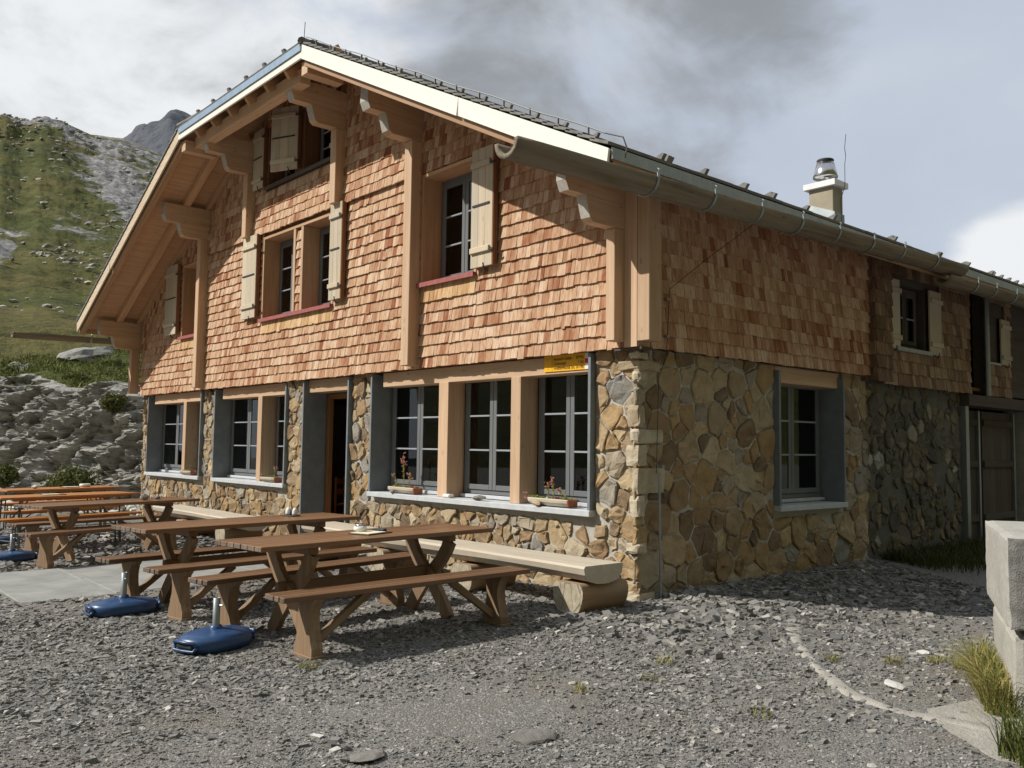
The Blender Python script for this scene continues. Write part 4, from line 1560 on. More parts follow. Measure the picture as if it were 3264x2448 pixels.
# --- slate linings, sills, lintels and windows
def lining(o, axis, parent=HUT):
    """slate panels round an opening; axis 'x' = front wall, 'y' = side wall"""
    a0, a1, z0, z1 = o
    parts = []

    def bx(name, mat, a, b, d0, d1, za, zb, ch=0.003):
        m = MB()
        if axis == 'x':
            m.box((a, d0, za), (b, d1, zb), ch=ch)
        else:
            m.box((-d1, a, za), (-d0, b, zb), ch=ch)
        return m.build(name, mat, parent)
    sill = z0 > 0.3
    zb = z0 if sill else -0.1
    bx('slate_jamb', 'slate', a0 - 0.04, a0, -0.03, 0.38, zb, z1 - 0.012)
    bx('slate_jamb', 'slate', a1, a1 + 0.04, -0.03, 0.38, zb, z1 - 0.012)
    if sill:
        bx('sill', 'sill_stone', a0 - 0.05, a1 + 0.05, -0.05, 0.38, z0 - 0.012, z0 + 0.055, 0.006)
    bx('lintel', 'fir_beam', a0 + 0.002 + (0.16 if axis == 'x' and sill else 0.0), a1 - 0.002, 0.05, 0.32, 2.30, 2.495, 0.004)


for o in FRONT_OPEN:
    lining(o, 'x')
lining(SIDE_WIN, 'y')


def window(a0, a1, z0, z1, depth, axis, parent=HUT, sashes=2, bars=2, paint='window_paint'):
    """a casement: fixed frame, sashes with glazing bars and separate panes"""
    def mk(name, mat, boxes, par, ch=0.003):
        m = MB()
        for (a, b, d0, d1, za, zb) in boxes:
            if axis == 'x':
                m.box((a, d0, za), (b, d1, zb), ch=ch)
            else:
                m.box((-d1, a, za), (-d0, b, zb), ch=ch)
        return m.build(name, mat, par)
    d = depth
    fw_ = 0.055
    w = mk('window', paint, [(a0, a0 + fw_, d, d + 0.07, z0, z1), (a1 - fw_, a1, d, d + 0.07, z0, z1), (a0 + fw_, a1 - fw_, d, d + 0.07, z1 - fw_, z1), (a0 + fw_, a1 - fw_, d, d + 0.07, z0, z0 + fw_)], parent)
    mk('sill_rail', 'sill_stone' if parent is HUT and z0 < 2 else paint, [(a0 - 0.005, a1 + 0.005, d - 0.06, d - 0.002, z0 - 0.045, z0 - 0.004)], w)
    sw = (a1 - a0 - 2 * fw_) / sashes
    for i in range(sashes):
        b0 = a0 + fw_ + i * sw + 0.003; b1 = b0 + sw - 0.006
        zz0, zz1 = z0 + fw_ + 0.003, z1 - fw_ - 0.003
        s = 0.062
        y0, y1 = d - 0.018, d + 0.04
        mk('sash', paint, [(b0, b0 + s, y0, y1, zz0, zz1), (b1 - s, b1, y0, y1, zz0, zz1), (b0 + s, b1 - s, y0, y1, zz0, zz0 + s), (b0 + s, b1 - s, y0, y1, zz1 - s, zz1)], w)
        g0, g1 = zz0 + s, zz1 - s
        hs = (g1 - g0) / (bars + 1)
        for q in range(bars):
            zc = g0 + hs * (q + 1)
            mk('glazing_bar', 'bar_paint', [(b0 + s, b1 - s, y0 - 0.004, y0 + 0.03, zc - 0.011, zc + 0.011)], w)
        for q in range(bars + 1):
            m = MB()
            p0, p1 = g0 + hs * q + 0.012 * (q > 0), g0 + hs * (q + 1) - 0.012 * (q < bars)
            if axis == 'x':
                m.box((b0 + s, y0 + 0.012, p0), (b1 - s, y0 + 0.018, p1))
            else:
                m.box((-(y0 + 0.018), b0 + s, p0), (-(y0 + 0.012), b1 - s, p1))
            m.build('pane', 'glass', w)
    return w


def mullion(x0, x1, z0=0.846, z1=2.305, d0=0.045, d1=0.32):
    m = MB(); m.box((x0, d0, z0), (x1, d1, z1), ch=0.004)
    m.build('mullion', 'fir_beam', HUT)


ZS = 0.90
for (x0, x1) in ((-4.85, -3.40), (-3.17, -1.99), (-1.79, -0.69)):
    window(x0 + 0.01, x1 - 0.01, ZS, 2.42, 0.30, 'x')
mullion(-3.39, -3.19); mullion(-1.98, -1.81)
for (x0, x1) in ((-13.83, -12.08), (-11.86, -11.02)):
    window(x0 + 0.01, x1 - 0.01, ZS, 2.42, 0.30, 'x')
mullion(-12.03, -11.88)
for (x0, x1) in ((-10.28, -8.67), (-8.45, -7.52)):
    window(x0 + 0.01, x1 - 0.01, ZS, 2.42, 0.30, 'x')
mullion(-8.64, -8.48)
window(SIDE_WIN[0] + 0.02, SIDE_WIN[1] - 0.02, ZS, 2.40, 0.30, 'y')

# doorway: wooden inner frame, door leaf folded back inside
m = MB()
m.box((DR[0] + 0.002, 0.382, 0.0), (DR[0] + 0.09, 0.46, 2.30), ch=0.004)
m.box((DR[1] - 0.09, 0.382, 0.0), (DR[1] - 0.002, 0.46, 2.30), ch=0.004)
m.box((DR[0] + 0.09, 0.382, 2.21), (DR[1] - 0.09, 0.46, 2.30), ch=0.004)
door = m.build('door_frame', 'interior_wood', HUT)
m = MB()
m.box((DR[1] - 0.075, 0.47, 0.02), (DR[1] - 0.03, 1.42, 2.2), ch=0.004)
m.build('door_leaf', 'interior_wood', door)
m = MB()
m.box((DR[0] - 0.02, -0.14, -0.12), (DR[1] + 0.02, 0.42, -0.01), ch=0.01)
m.build('threshold', 'slab_concrete', HUT)

# inside
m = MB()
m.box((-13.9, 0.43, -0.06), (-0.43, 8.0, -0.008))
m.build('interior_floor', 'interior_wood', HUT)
m = MB()
m.box((-13.94, 0.0, 2.505), (-0.10, 13.6, 2.56))
m.build('upper_floor', 'interior_wood', HUT)
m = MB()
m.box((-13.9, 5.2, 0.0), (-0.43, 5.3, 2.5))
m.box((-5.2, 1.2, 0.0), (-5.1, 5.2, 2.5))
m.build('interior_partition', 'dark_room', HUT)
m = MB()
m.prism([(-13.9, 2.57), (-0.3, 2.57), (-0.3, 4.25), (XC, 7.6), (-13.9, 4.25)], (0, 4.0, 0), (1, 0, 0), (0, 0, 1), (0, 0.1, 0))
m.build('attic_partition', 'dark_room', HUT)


# --- timber cladding backing
def gable_top(x):
    return min(under(x, 0.30), 7.55)


m = MB()
# split at the roof breaks so the top follows the slope
brk = [XC, -3.0, -11.4]
xk = EV - (7.55 + 0.30 - EZ) / SL
brk += [xk, 2 * XC - xk]
wall_pieces(m, -14.33, -0.03, 2.52, gable_top, UPPER, put_front(m, -0.035, 0.10), brk)
gable = m.build('gable_wall', 'interior_wood', HUT)
m = MB()
wall_pieces(m, 0.12, 4.62, 2.52, lambda y: 4.25, [], put_side(m, 0.03, -0.10))
flank = m.build('flank_wall', 'interior_wood', HUT)


# --- shingles
def shingle(rs, a0, a1, z0, ht, off, butt=0.027):
    """(u, v, w): width along u, height along v, outward w"""
    j = lambda s: rs.normal(0, s)
    zb = z0 + j(0.0045)
    t = butt * (0.8 + 0.4 * rs.random())
    lean = j(0.0025)
    return np.array([(a0 + j(.0008), zb + j(.0012), off - t * 0.3), (a1 + j(.0008), zb + j(.0012), off - t * 0.3), (a1 + lean, z0 + ht, off - 0.012), (a0 + lean, z0 + ht, off - 0.012),
                     (a0 + j(.0008), zb + j(.0012), off + t), (a1 + j(.0008), zb + j(.0012), off + t), (a1 + lean, z0 + ht, off + 0.002), (a0 + lean, z0 + ht, off + 0.002)])


SHF = [(4, 5, 6, 7), (0, 4, 7, 3), (1, 2, 6, 5), (0, 1, 5, 4)]


def shingle_courses(a_lo, a_hi, z_lo, z_hi, holes, to_world, nrm, seed, expo=0.145, wmin=0.055, wmax=0.14, offset=None, flipx=False):
    rs = np.random.default_rng(seed)
    out = []
    z = z_lo
    while z < z_hi:
        lo, hi = a_lo(z + 0.07), a_hi(z + 0.07)
        spans = [(lo, hi)]
        for h in holes:
            if z + expo * 0.65 > h[2] and z + expo * 0.35 < h[3]:
                ns = []
                for (p, q) in spans:
                    if h[1] <= p or h[0] >= q:
                        ns.append((p, q)); continue
                    if h[0] > p: ns.append((p, h[0]))
                    if h[1] < q: ns.append((h[1], q))
                spans = ns
        tone = rs.normal(0, 0.05)
        for (p, q) in spans:
            if q - p < 0.02:
                continue
            x = p
            while x < q - 1e-6:
                w = wmin + (wmax - wmin) * rs.random() ** 1.5
                if q - (x + w) < 0.045:
                    w = q - x
                o = offset(x, z) if offset else 0.0
                V = shingle(rs, x + 0.0017, x + w - 0.0017, z, expo + 0.02, o)
                g = np.column_stack((V[:, 1], V[:, 0], V[:, 2]))
                Wd = to_world(V)
                F = SHF
                v0, v1, v2 = Wd[4], Wd[5], Wd[6]
                if np.cross(v1 - v0, v2 - v0) @ np.array(nrm) < 0:
                    F = [f[::-1] for f in F]
                rd = float(np.clip(rs.beta(1.7, 1.35) + tone, 0, 1))
                out.append((Wd, F, view_score(Wd.mean(0), nrm, w * expo), rd, g))
                x += w
        z += expo
    return out


def gx_hi(z):
    return min(-0.06, EV - (z + 0.31 - EZ) / SL)


def gx_lo(z):
    return max(-14.30, XL + (z + 0.31 - EZ) / SL)


def flare(x, z):
    o = 0.012
    if z > 5.05 and -10.75 < x < -3.9:
        o += 0.030 * max(0.0, 1 - (z - 5.05) / 0.55) + 0.006
    return o


sh_holes = [(a - 0.005, b + 0.005, c - 0.02, d) for (a, b, c, d) in UPPER]
sh_holes += [(UP_R[0] - 0.0, UP_R[1] - 0.0, 3.36, 3.6), (UP_M[0], UP_M[1], 3.36, 3.6), (UP_L[0], UP_L[1], 3.36, 3.6)]
gs = shingle_courses(gx_lo, gx_hi, 2.50, 7.45, sh_holes, lambda V: np.column_stack((V[:, 0], -0.045 - V[:, 2], V[:, 1])), (0, -1, 0), 31, 0.1435, offset=flare)
emit_pieces(gs, gable, 'shingle', 'shingles', 'cedar', 215)
# long shingles under the sills
rs_ = np.random.default_rng(41)
lp = []
for (a, b, c, d) in (UP_R, UP_M, UP_L):
    x = a
    while x < b - 1e-6:
        w = 0.07 + 0.06 * rs_.random()
        if b - x - w < 0.05: w = b - x
        V = shingle(rs_, x + .001, x + w - .001, 3.355, 0.235, 0.018)
        lp.append((np.column_stack((V[:, 0], -0.045 - V[:, 2], V[:, 1])), SHF, 1.0, rs_.random(), np.column_stack((V[:, 1], V[:, 0], V[:, 2]))))
        x += w
emit_pieces(lp, gable, 'sill_shingle', 'shingles', 'cedar_sill', 80)
ss = shingle_courses(lambda z: 0.10, lambda z: 4.62, 2.50, 4.22, [], lambda V: np.column_stack((0.04 + V[:, 2], V[:, 0], V[:, 1])), (1, 0, 0), 37, 0.1435, wmin=0.06, wmax=0.15, offset=lambda x, z: 0.012)
emit_pieces(ss, flank, 'shingle', 'shingles', 'cedar', 85)


# --- upper windows: timber reveals, red sills, casements
def up_window(o, mids=(), sill='red_paint', reveal='fir', zs=None):
    a0, a1, z0, z1 = o
    for (x0, x1) in ((a0, a0 + 0.045), (a1 - 0.045, a1)):
        m = MB(); m.box((x0, -0.075, z0), (x1, 0.26, z1), ch=0.003); m.build('window_reveal', reveal, HUT)
    m = MB(); m.box((a0 + 0.045, -0.075, z1 - 0.045), (a1 - 0.045, 0.26, z1), ch=0.003); m.build('window_reveal', reveal, HUT)
    m = MB()
    m.box((a0 - 0.01, -0.125, z0 - 0.035), (a1 + 0.01, 0.26, z0 + 0.006), ch=0.003)
    m.box((a0 - 0.01, -0.132, z0 - 0.05), (a1 + 0.01, -0.124, z0 + 0.008))
    m.build('window_sill', sill, HUT)
    xs = [a0 + 0.045] + [v for p in mids for v in p] + [a1 - 0.045]
    for i in range(0, len(xs), 2):
        window(xs[i] + 0.004, xs[i + 1] - 0.004, z0 + 0.012, z1 - 0.05, 0.22, 'x')


up_window(UP_R)
up_window(UP_M, ((-7.28, -6.94),))
up_window(UP_L)
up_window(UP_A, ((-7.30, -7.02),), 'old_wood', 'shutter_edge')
# the pier between the middle windows: two posts and a strip of shingles
m = MB(); m.box((-7.28, -0.075, 3.612), (-7.205, 0.24, 4.98), ch=0.004); m.build('window_post', 'fir_beam', HUT)
m = MB(); m.box((-7.02, -0.075, 3.612), (-6.945, 0.24, 4.98), ch=0.004); m.build('window_post', 'fir_beam', HUT)
m = MB(); m.box((-7.204, 0.0, 3.612), (-7.021, 0.1, 4.98)); m.build('window_post', 'interior_wood', HUT)
pier = [(np.column_stack((V[:, 0], -0.02 - V[:, 2], V[:, 1])), SHF, 1.0, random.random(), np.column_stack((V[:, 1], V[:, 0], V[:, 2])))
        for q in range(9) for x in (-7.20, -7.11) for V in [shingle(np.random.default_rng(q * 7 + int(-x * 100)), x, x + 0.085, 3.62 + q * 0.145, 0.16, 0.02)]]
emit_pieces(pier, gable, 'shingle', 'shingles', 'cedar', 18)
m = MB(); m.box((-7.29, -0.06, 5.89), (-7.03, 0.22, 6.95), ch=0.004); m.build('window_post', 'shutter_edge', HUT)


def shutter(x0, x1, z0, z1, y=-0.10, rot=0.0, hinge=None, double=True, mat='shutter_wood', batt=(0.14, 0.86), name='shutter'):
    """a board shutter lying open in front of the wall; local x along the leaf, -y outward"""
    w = x1 - x0
    px = x0 if hinge is None else hinge
    root = MB()
    nb = 3
    off = x0 - px
    for i in range(nb):
        root.box((off + w * i / nb + 0.001, -0.03, 0), (off + w * (i + 1) / nb - 0.001, 0.0, z1 - z0), ch=0.002)
    sh = root.build(name, mat, HUT)
    sh.location = (px, y, z0)
    sh.rotation_euler = (0, 0, rot)
    H = z1 - z0
    for f in batt:
        m = MB(); m.box((off + 0.01, -0.062, H * f - 0.035), (off + w - 0.03, -0.031, H * f + 0.035), ch=0.006)
        m.build('batten', mat, sh)
        m = MB(); m.box((off + w - 0.04, -0.058, H * f - 0.032), (off + w + 0.05, -0.036, H * f - 0.01))
        m.build('strap_hinge', 'black_iron', sh)
    m = MB(); m.box((off + 0.03, -0.042, H * 0.52 - 0.011), (off + w - 0.05, -0.0315, H * 0.52 + 0.011)); m.build('strap', 'black_iron', sh)
    if double:
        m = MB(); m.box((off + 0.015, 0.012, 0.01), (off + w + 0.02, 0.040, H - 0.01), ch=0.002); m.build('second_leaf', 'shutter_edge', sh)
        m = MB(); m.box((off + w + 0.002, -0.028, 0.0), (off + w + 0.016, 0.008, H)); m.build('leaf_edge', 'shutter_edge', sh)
    m = MB(); m.tube([(off + w * 0.75, -0.01, -0.06), (off + w * 0.75, -0.05, -0.055), (off + w * 0.75, -0.07, -0.01), (off + w * 0.72, -0.07, 0.03)], 0.009, 6); m.build('shutter_catch', 'black_iron', sh)
    return sh


shutter(-2.52, -2.12, 3.63, 5.08, -0.135)
shutter(-9.00, -8.46, 3.65, 5.10, -0.135)
shutter(-5.94, -5.60, 3.64, 5.10, -0.135)
shutter(-12.72, -12.10, 3.68, 5.12, -0.135)
shutter(-8.74, -8.34, 5.90, 6.95, -0.12, mat='shutter_wood')
shutter(-7.62, -7.08, 5.93, 6.98, -0.14, rot=R(24), hinge=-7.08)
shutter(-6.02, -5.90, 5.88, 6.95, -0.12)

def end_faces(o):
    for p in o.data.polygons:
        if p.normal.y < -0.75:
            p.material_index = 1


# --- posts, corbels and purlins carrying the roof
POSTS = [(-0.23, -0.11, 2.56), (-3.87, -3.70, 2.53), (-5.86, -5.70, 5.08), (-8.92, -8.76, 5.08), (-10.92, -10.76, 2.53), (-14.60, -14.44, 2.55)]
for (x0, x1, zb) in POSTS:
    xm = (x0 + x1) / 2
    centre = -9.2 < xm < -5.5
    top = under(xm, 0.27) if not centre else 6.78
    pb = top - 0.33 if not centre else 6.46
    pl = 0.94 if not centre else 0.98
    cb = pb - 0.25
    m = MB(); m.box((x0, -0.24, zb), (x1, -0.062, cb - 0.002), ch=0.006); m.build('post', 'fir_beam', HUT)
    # purlin with a slanted nose (profile in y-z)
    m = MB()
    m.prism([(-pl, pb + 0.10), (-pl + 0.045, pb), (0.10, pb), (0.10, top), (-pl + 0.01, top)], (x0 - 0.004, 0, 0), (0, 1, 0), (0, 0, 1), (x1 - x0 + 0.008, 0, 0))
    o = m.build('purlin', ['fir_beam', 'end_grain'], HUT); end_faces(o)
    m = MB()
    m.prism([(-0.66, pb - 0.002), (-0.60, cb + 0.04), (-0.55, cb), (0.05, cb), (0.05, pb - 0.002)], (x0 - 0.002, 0, 0), (0, 1, 0), (0, 0, 1), (x1 - x0 + 0.004, 0, 0))
    o = m.build('corbel', ['fir_beam', 'end_grain'], HUT); end_faces(o)
# the second post round the corner, on the flank
m = MB(); m.box((0.062, -0.10, 2.55), (0.22, 0.09, 4.26), ch=0.006); m.build('post', 'fir_beam', HUT)
m = MB(); m.box((-0.105, -0.10, 2.50), (0.06, 0.11, 4.22)); m.build('corner_board', 'fir_beam', HUT)
m = MB(); m.box((-0.26, -0.075, 2.475), (0.10, 0.10, 2.498)); m.build('drip_board', 'old_wood', HUT)
# clipped-gable beam and its little rafters
m = MB(); m.box((-9.25, -1.00, 6.60), (-5.42, -0.83, 6.80), ch=0.006); m.build('hip_beam', 'fir_beam', HUT)
for x in (-5.55, -6.2, -6.85, -7.5, -8.15, -8.8):
    m = MB(); m.beam((x, -1.14, HZ - 0.25), (x, -0.05 - 0.9 * max(0, abs(x - XC) / 2.2 - 0.45), HZ - 0.25 + (1.09 - 0.9 * max(0, abs(x - XC) / 2.2 - 0.45)) * (RIDGE - HZ) / HRUN), 0.075, 0.13); m.build('rafter', 'fir', HUT)
for x in (-5.07, -9.42):
    m = MB(); m.box((x, -1.16, 6.53), (x + 0.17, -0.6, 6.72), ch=0.006); m.build('rafter_block', 'fir_beam', HUT)


# --- roof
def slope_frame(side):
    """unit vector up the slope and the normal; side +1 = right slope"""
    u = np.array([-side * 1.0, 0, SL]); u /= np.linalg.norm(u)
    n = np.array([side * SL, 0, 1.0]); n /= np.linalg.norm(n)
    return u, n


def deck_poly(side, drop):
    f = (lambda x: x) if side > 0 else (lambda x: 2 * XC - x)
    pts = [(EV, YF + 0.03), (EV, YB), (XC, YB), (XC, YF + HRUN), (HX1, YF + 0.03)]
    return [(f(x), y, rz(x) - drop) for x, y in pts]


def slab(name, polys, drop0, drop1, mat, parent):
    m = MB()
    for pts in polys:
        A = np.array(pts); B = A.copy()
        A[:, 2] -= drop0; B[:, 2] -= drop1
        k = len(A)
        F = [tuple(range(k)), tuple(range(k, 2 * k))[::-1]] + [(i, k + i, k + (i + 1) % k, (i + 1) % k) for i in range(k)]
        nrm = np.cross(A[1] - A[0], A[2] - A[0])
        if nrm[2] < 0:
            F = [f[::-1] for f in F]
        # grain runs down the slope
        g = np.vstack((A, B))[:, [1, 0, 2]] * np.array([1, 1, 1])
        m.add(np.vstack((A, B)), F, 0.5, g)
    return m.build(name, mat, parent)


hip_pts = [(HX0, YF + 0.03, HZ), (HX1, YF + 0.03, HZ), (XC, YF + HRUN, RIDGE)]
roof = slab('roof', [deck_poly(1, 0), deck_poly(-1, 0), hip_pts], 0.05, 0.10, 'tile', HUT)
slab('soffit', [deck_poly(1, 0), deck_poly(-1, 0), hip_pts], 0.102, 0.175, 'fir', HUT)
# rafters seen under the verge: at the edge, half way and against the wall
for side in (1, -1):
    f = (lambda x: x) if side > 0 else (lambda x: 2 * XC - x)
    for (y, d, w, x_top) in ((YF + 0.075, 0.245, 0.10, HX1), (-0.52, 0.225, 0.13, HX1), (-0.10, 0.225, 0.10, -5.4)):
        a = np.array([f(EV - 0.04), y, rz(EV - 0.04) - d]); b = np.array([f(x_top), y, rz(x_top) - d])
        m = MB(); m.beam(a, b, w, 0.135, (0, 0, 1)); m.build('rafter', 'fir', HUT)
    # white verge boards, two lengths
    for (p, q) in ((EV, -1.42), (-1.425, HX1)):
        m = MB()
        a, b = (f(p), rz(p)), (f(q), rz(q))
        m.prism([(a[0], a[1] - 0.035), (b[0], b[1] - 0.035), (b[0], b[1] - 0.235), (a[0] - side * 0.03, a[1] - 0.225)], (0, YF - 0.03, 0), (1, 0, 0), (0, 0, 1), (0, 0.028, 0), grain=0)
        m.build('verge_board', 'verge_paint' if side > 0 else 'verge_wood', roof)
# clipped gable edge: white board, metal drip strip with sky reflection in its colour
m = MB(); m.box((HX0, YF - 0.03, HZ - 0.225), (HX1, YF - 0.002, HZ - 0.125), ch=0.003); m.build('verge_board', 'verge_paint', roof)
m = MB(); m.box((HX0 + 0.02, YF - 0.05, HZ - 0.123), (HX1 - 0.02, YF - 0.032, HZ - 0.02)); m.build('drip_strip', 'flashing_sky_tint', roof)
# eave flashing and fascia along both long sides
for side in (1, -1):
    f = (lambda x: x) if side > 0 else (lambda x: 2 * XC - x)
    for (y0, y1) in ((YF, 1.9), (1.904, 4.6), (4.604, 7.35), (7.354, YB)):
        m = MB(); m.box((f(EV + 0.004), y0, EZ - 0.125), (f(EV + 0.018), y1, EZ - 0.022)); m.build('eave_flashing', 'zinc', roof)
    m = MB(); m.box((f(EV - 0.06), YF + 0.03, EZ - 0.24), (f(EV - 0.005), YB, EZ - 0.13)); m.build('fascia', 'fir', HUT)

# tiles: the verge row one by one, the rest of the covering as one mass
EXPO = 0.172


def tile_row(m, side, s0, y0, y1, lift=0.0, thick=0.026):
    u, n = slope_frame(side)
    base = np.array([EV if side > 0 else XL, 0, EZ])
    a = base + u * s0
    rot = np.column_stack((u, np.array([0, 1, 0]), n))
    tilt = 0.09
    c, s_ = math.cos(tilt), math.sin(tilt)
    T = np.array([[c, 0, s_], [0, 1, 0], [-s_, 0, c]])
    m.box((-0.01, y0, -0.012 + lift), (EXPO * 1.3, y1, -0.012 + thick + lift), rot @ T, a)


total = (RIDGE - EZ) * math.hypot(1, SL) / SL
ncourse = int(total / EXPO)
nverge = int(((EV - HX1) * math.hypot(1, SL)) / EXPO)
for k in range(nverge):
    m = MB(); tile_row(m, 1, k * EXPO, YF - 0.05, YF + 0.26, 0.012 + random.uniform(-.003, .003)); m.build('tile', 'tile', roof)
mt = MB()
for side in (1, -1):
    for k in range(ncourse):
        x = EV - k * EXPO / math.hypot(1, SL)
        y0 = YF + (0.262 if side > 0 else -0.05)
        if x < HX1:
            y0 = YF + HRUN * (HX1 - x) / (HX1 - XC) + 0.05
        y = y0
        while y < YB:
            w = 1.2 if y > 2 else 0.30
            tile_row(mt, side, k * EXPO, y, min(y + w - 0.004, YB), 0.010 + random.uniform(-.004, .004))
            y += w
# hip courses
nh_ = 9
for k in range(nh_):
    t0 = k / nh_
    yv = YF - 0.04 + HRUN * t0
    zv = HZ + (RIDGE - HZ) * t0
    xa = HX0 + (XC - HX0) * t0; xb = HX1 + (XC - HX1) * t0
    mt.beam((xa, yv + 0.09, zv + 0.035), (xb, yv + 0.09, zv + 0.035), 0.23, 0.026, (0, -0.45, 1))
o = mt.build('tiles', 'tile', roof); o['kind'] = 'stuff'
# hip and ridge caps
m = MB(); m.tube([(HX1, YF - 0.03, HZ + 0.01), (XC, YF + HRUN, RIDGE + 0.02)], 0.06, 8); m.build('hip_cap', 'tile', roof)
m = MB(); m.tube([(HX0, YF - 0.03, HZ + 0.01), (XC, YF + HRUN, RIDGE + 0.02)], 0.06, 8); m.build('hip_cap', 'tile', roof)
m = MB(); m.tube([(XC, YF + HRUN, RIDGE + 0.02), (XC, YB, RIDGE + 0.02)], 0.08, 8); m.build('ridge_cap', 'tile', roof)


def on_roof(x, y, up_=0.0):
    return np.array([x, y, rz(x) + 0.025 + up_])


# snow hooks: small bent plates standing on the tiles
def snow_hook(x, y, s=1.0):
    m = MB()
    p = on_roof(x, y)
    sd = 1 if x > XC else -1
    u, n = slope_frame(sd)
    m.prism([(0.0, 0), (0.11 * s, 0), (0.02 * s, 0.085 * s), (-0.01 * s, 0.085 * s)], p - np.array([0, 0.03 * s, 0]), u, n, (0, 0.06 * s, 0))
    m.build('snow_hook', 'tile', roof)


for k, y in enumerate((-0.15, 0.10, 0.32, 0.53, 1.45, 1.62, 1.78, 1.93, 2.95, 3.08, 4.95, 5.15, 6.0, 6.35, 6.7, 7.0, 7.3, 7.6, 7.9)):
    snow_hook(0.42 - 0.14 * (k % 3), y, 0.8)
for k in range(13):
    x = -4.4 + k * 0.40
    snow_hook(x, YF + 0.16, 0.55)
for k in range(6):
    m = MB(); x = -5.6 - k * 0.62
    m.prism([(0, 0), (0.09, 0), (0.02, 0.08), (-0.01, 0.08)], (x, YF + 0.02, HZ + 0.03), (0, 1, 0.3), (0, -0.3, 1), (0.07, 0, 0)); m.build('snow_hook', 'tile', roof)
for k in range(16):
    snow_hook(0.30, 8.3 + k * 0.33, 0.7)
# lightning conductor along the verge with its stand-offs, hooked over the eave
m = MB()
cw = [on_roof(x, YF + 0.03, 0.062 + 0.008 * math.sin(x * 5)) for x in np.linspace(HX1, EV - 0.10, 30)] + [np.array([EV + 0.06, YF + 0.09, EZ + 0.075]), np.array([EV + 0.085, YF + 0.11, EZ - 0.02]), np.array([EV + 0.06, YF + 0.12, EZ - 0.10])]
m.tube(cw, 0.007, 6)
for x in np.linspace(HX1 + 0.3, EV - 0.3, 14):
    p = on_roof(x, YF + 0.03)
    m.box(p + (-0.006, -0.01, -0.01), p + (0.006, 0.01, 0.065))
m.build('lightning_conductor', 'wire', roof)
m = MB(); m.tube([(HX1 - 0.03, YF + 0.02, HZ + 0.03), (HX1 - 0.03, YF + 0.02, HZ + 0.15), (HX1 - 0.015, YF + 0.02, HZ + 0.30)], 0.006, 6); m.build('lightning_rod', 'wire', roof)


# --- hollowed-log gutters on iron hooks
def gutter(pts, r, name='gutter', hooks=(), mat='gutter_log', thick=0.04):
    pts = np.array(pts, float)
    n = 40
    k = np.linspace(0, len(pts) - 1, n)
    P = np.column_stack([np.interp(k, np.arange(len(pts)), pts[:, i]) for i in range(3)])
    d = P[-1] - P[0]; d /= np.linalg.norm(d)
    s = np.cross(d, (0, 0, 1)); s /= np.linalg.norm(s); u = np.cross(s, d)
    arc = np.linspace(math.pi * 0.985, math.pi * 2.015, 17)
    prof = [(math.cos(a) * r, math.sin(a) * r) for a in arc] + [(math.cos(a) * (r - thick), math.sin(a) * (r - thick)) for a in arc[::-1]]
    kk = len(prof)
    V, G = [], []
    cum = np.linalg.norm(P - P[0], axis=1)
    for i in range(n):
        wv = 1 + 0.02 * math.sin(i * 0.9) + random.uniform(-.006, .006)
        for j, (a, b) in enumerate(prof):
            V.append(P[i] + s * a * wv + u * b * wv)
            G.append((cum[i], a * 1.0, b * 1.0))
    F = []
    for i in range(n - 1):
        for j in range(kk):
            a, b = i * kk + j, i * kk + (j + 1) % kk
            F.append((a, a + kk, b + kk, b))
    for i in range(kk // 2 - 1):
        F.append((i, i + 1, kk - 2 - i, kk - 1 - i)[::1])
        o = (n - 1) * kk
        F.append((o + i, o + i + 1, o + kk - 2 - i, o + kk - 1 - i)[::-1])
    m = MB(); m.add(V, F, 0.5, G)
    g = m.build(name, mat, HUT, True)
    for y in hooks:
        f = (y - P[0][1]) / (P[-1][1] - P[0][1])
        c = P[0] + (P[-1] - P[0]) * f
        m = MB()
        arc2 = np.linspace(math.pi * 0.95, math.pi * 2.08, 15)
        m2 = [c + s * math.cos(a) * (r + 0.008) + u * math.sin(a) * (r + 0.008) for a in arc2]
        # flat strap
        for i in range(len(m2) - 1):
            rad_ = (m2[i] + m2[i + 1]) / 2 - c
            m.beam(m2[i], m2[i + 1], 0.030, 0.008, rad_ / np.linalg.norm(rad_), 0)
        e = m2[-1] if m2[-1][0] > m2[0][0] else m2[0]
        m.tube([e, e + np.array([0.012, 0, 0.02]), e + np.array([-0.006, 0, 0.035])], 0.007, 6)
        m.build('gutter_hook', 'galvanised', g)
    return g


gutter([(0.865, -2.52, 3.775), (0.865, 5.55, 3.985)], 0.135, hooks=(-0.92, -0.10, 0.66, 1.40, 2.15, 2.92, 3.68, 4.6))
gutter([(0.85, 5.05, 3.80), (0.85, 12.0, 3.90)], 0.125, hooks=(5.9, 6.55, 7.3, 8.1, 9.0))
gutter([(2 * XC - 0.865, -2.45, 3.77), (2 * XC - 0.865, 12.0, 3.98)], 0.12, hooks=(-0.9, 0.5))
m = MB(); m.box((EV + 0.02, 5.70, EZ - 0.14), (EV + 0.035, 5.86, EZ - 0.01)); m.build('flashing_end', 'white_paint', roof)
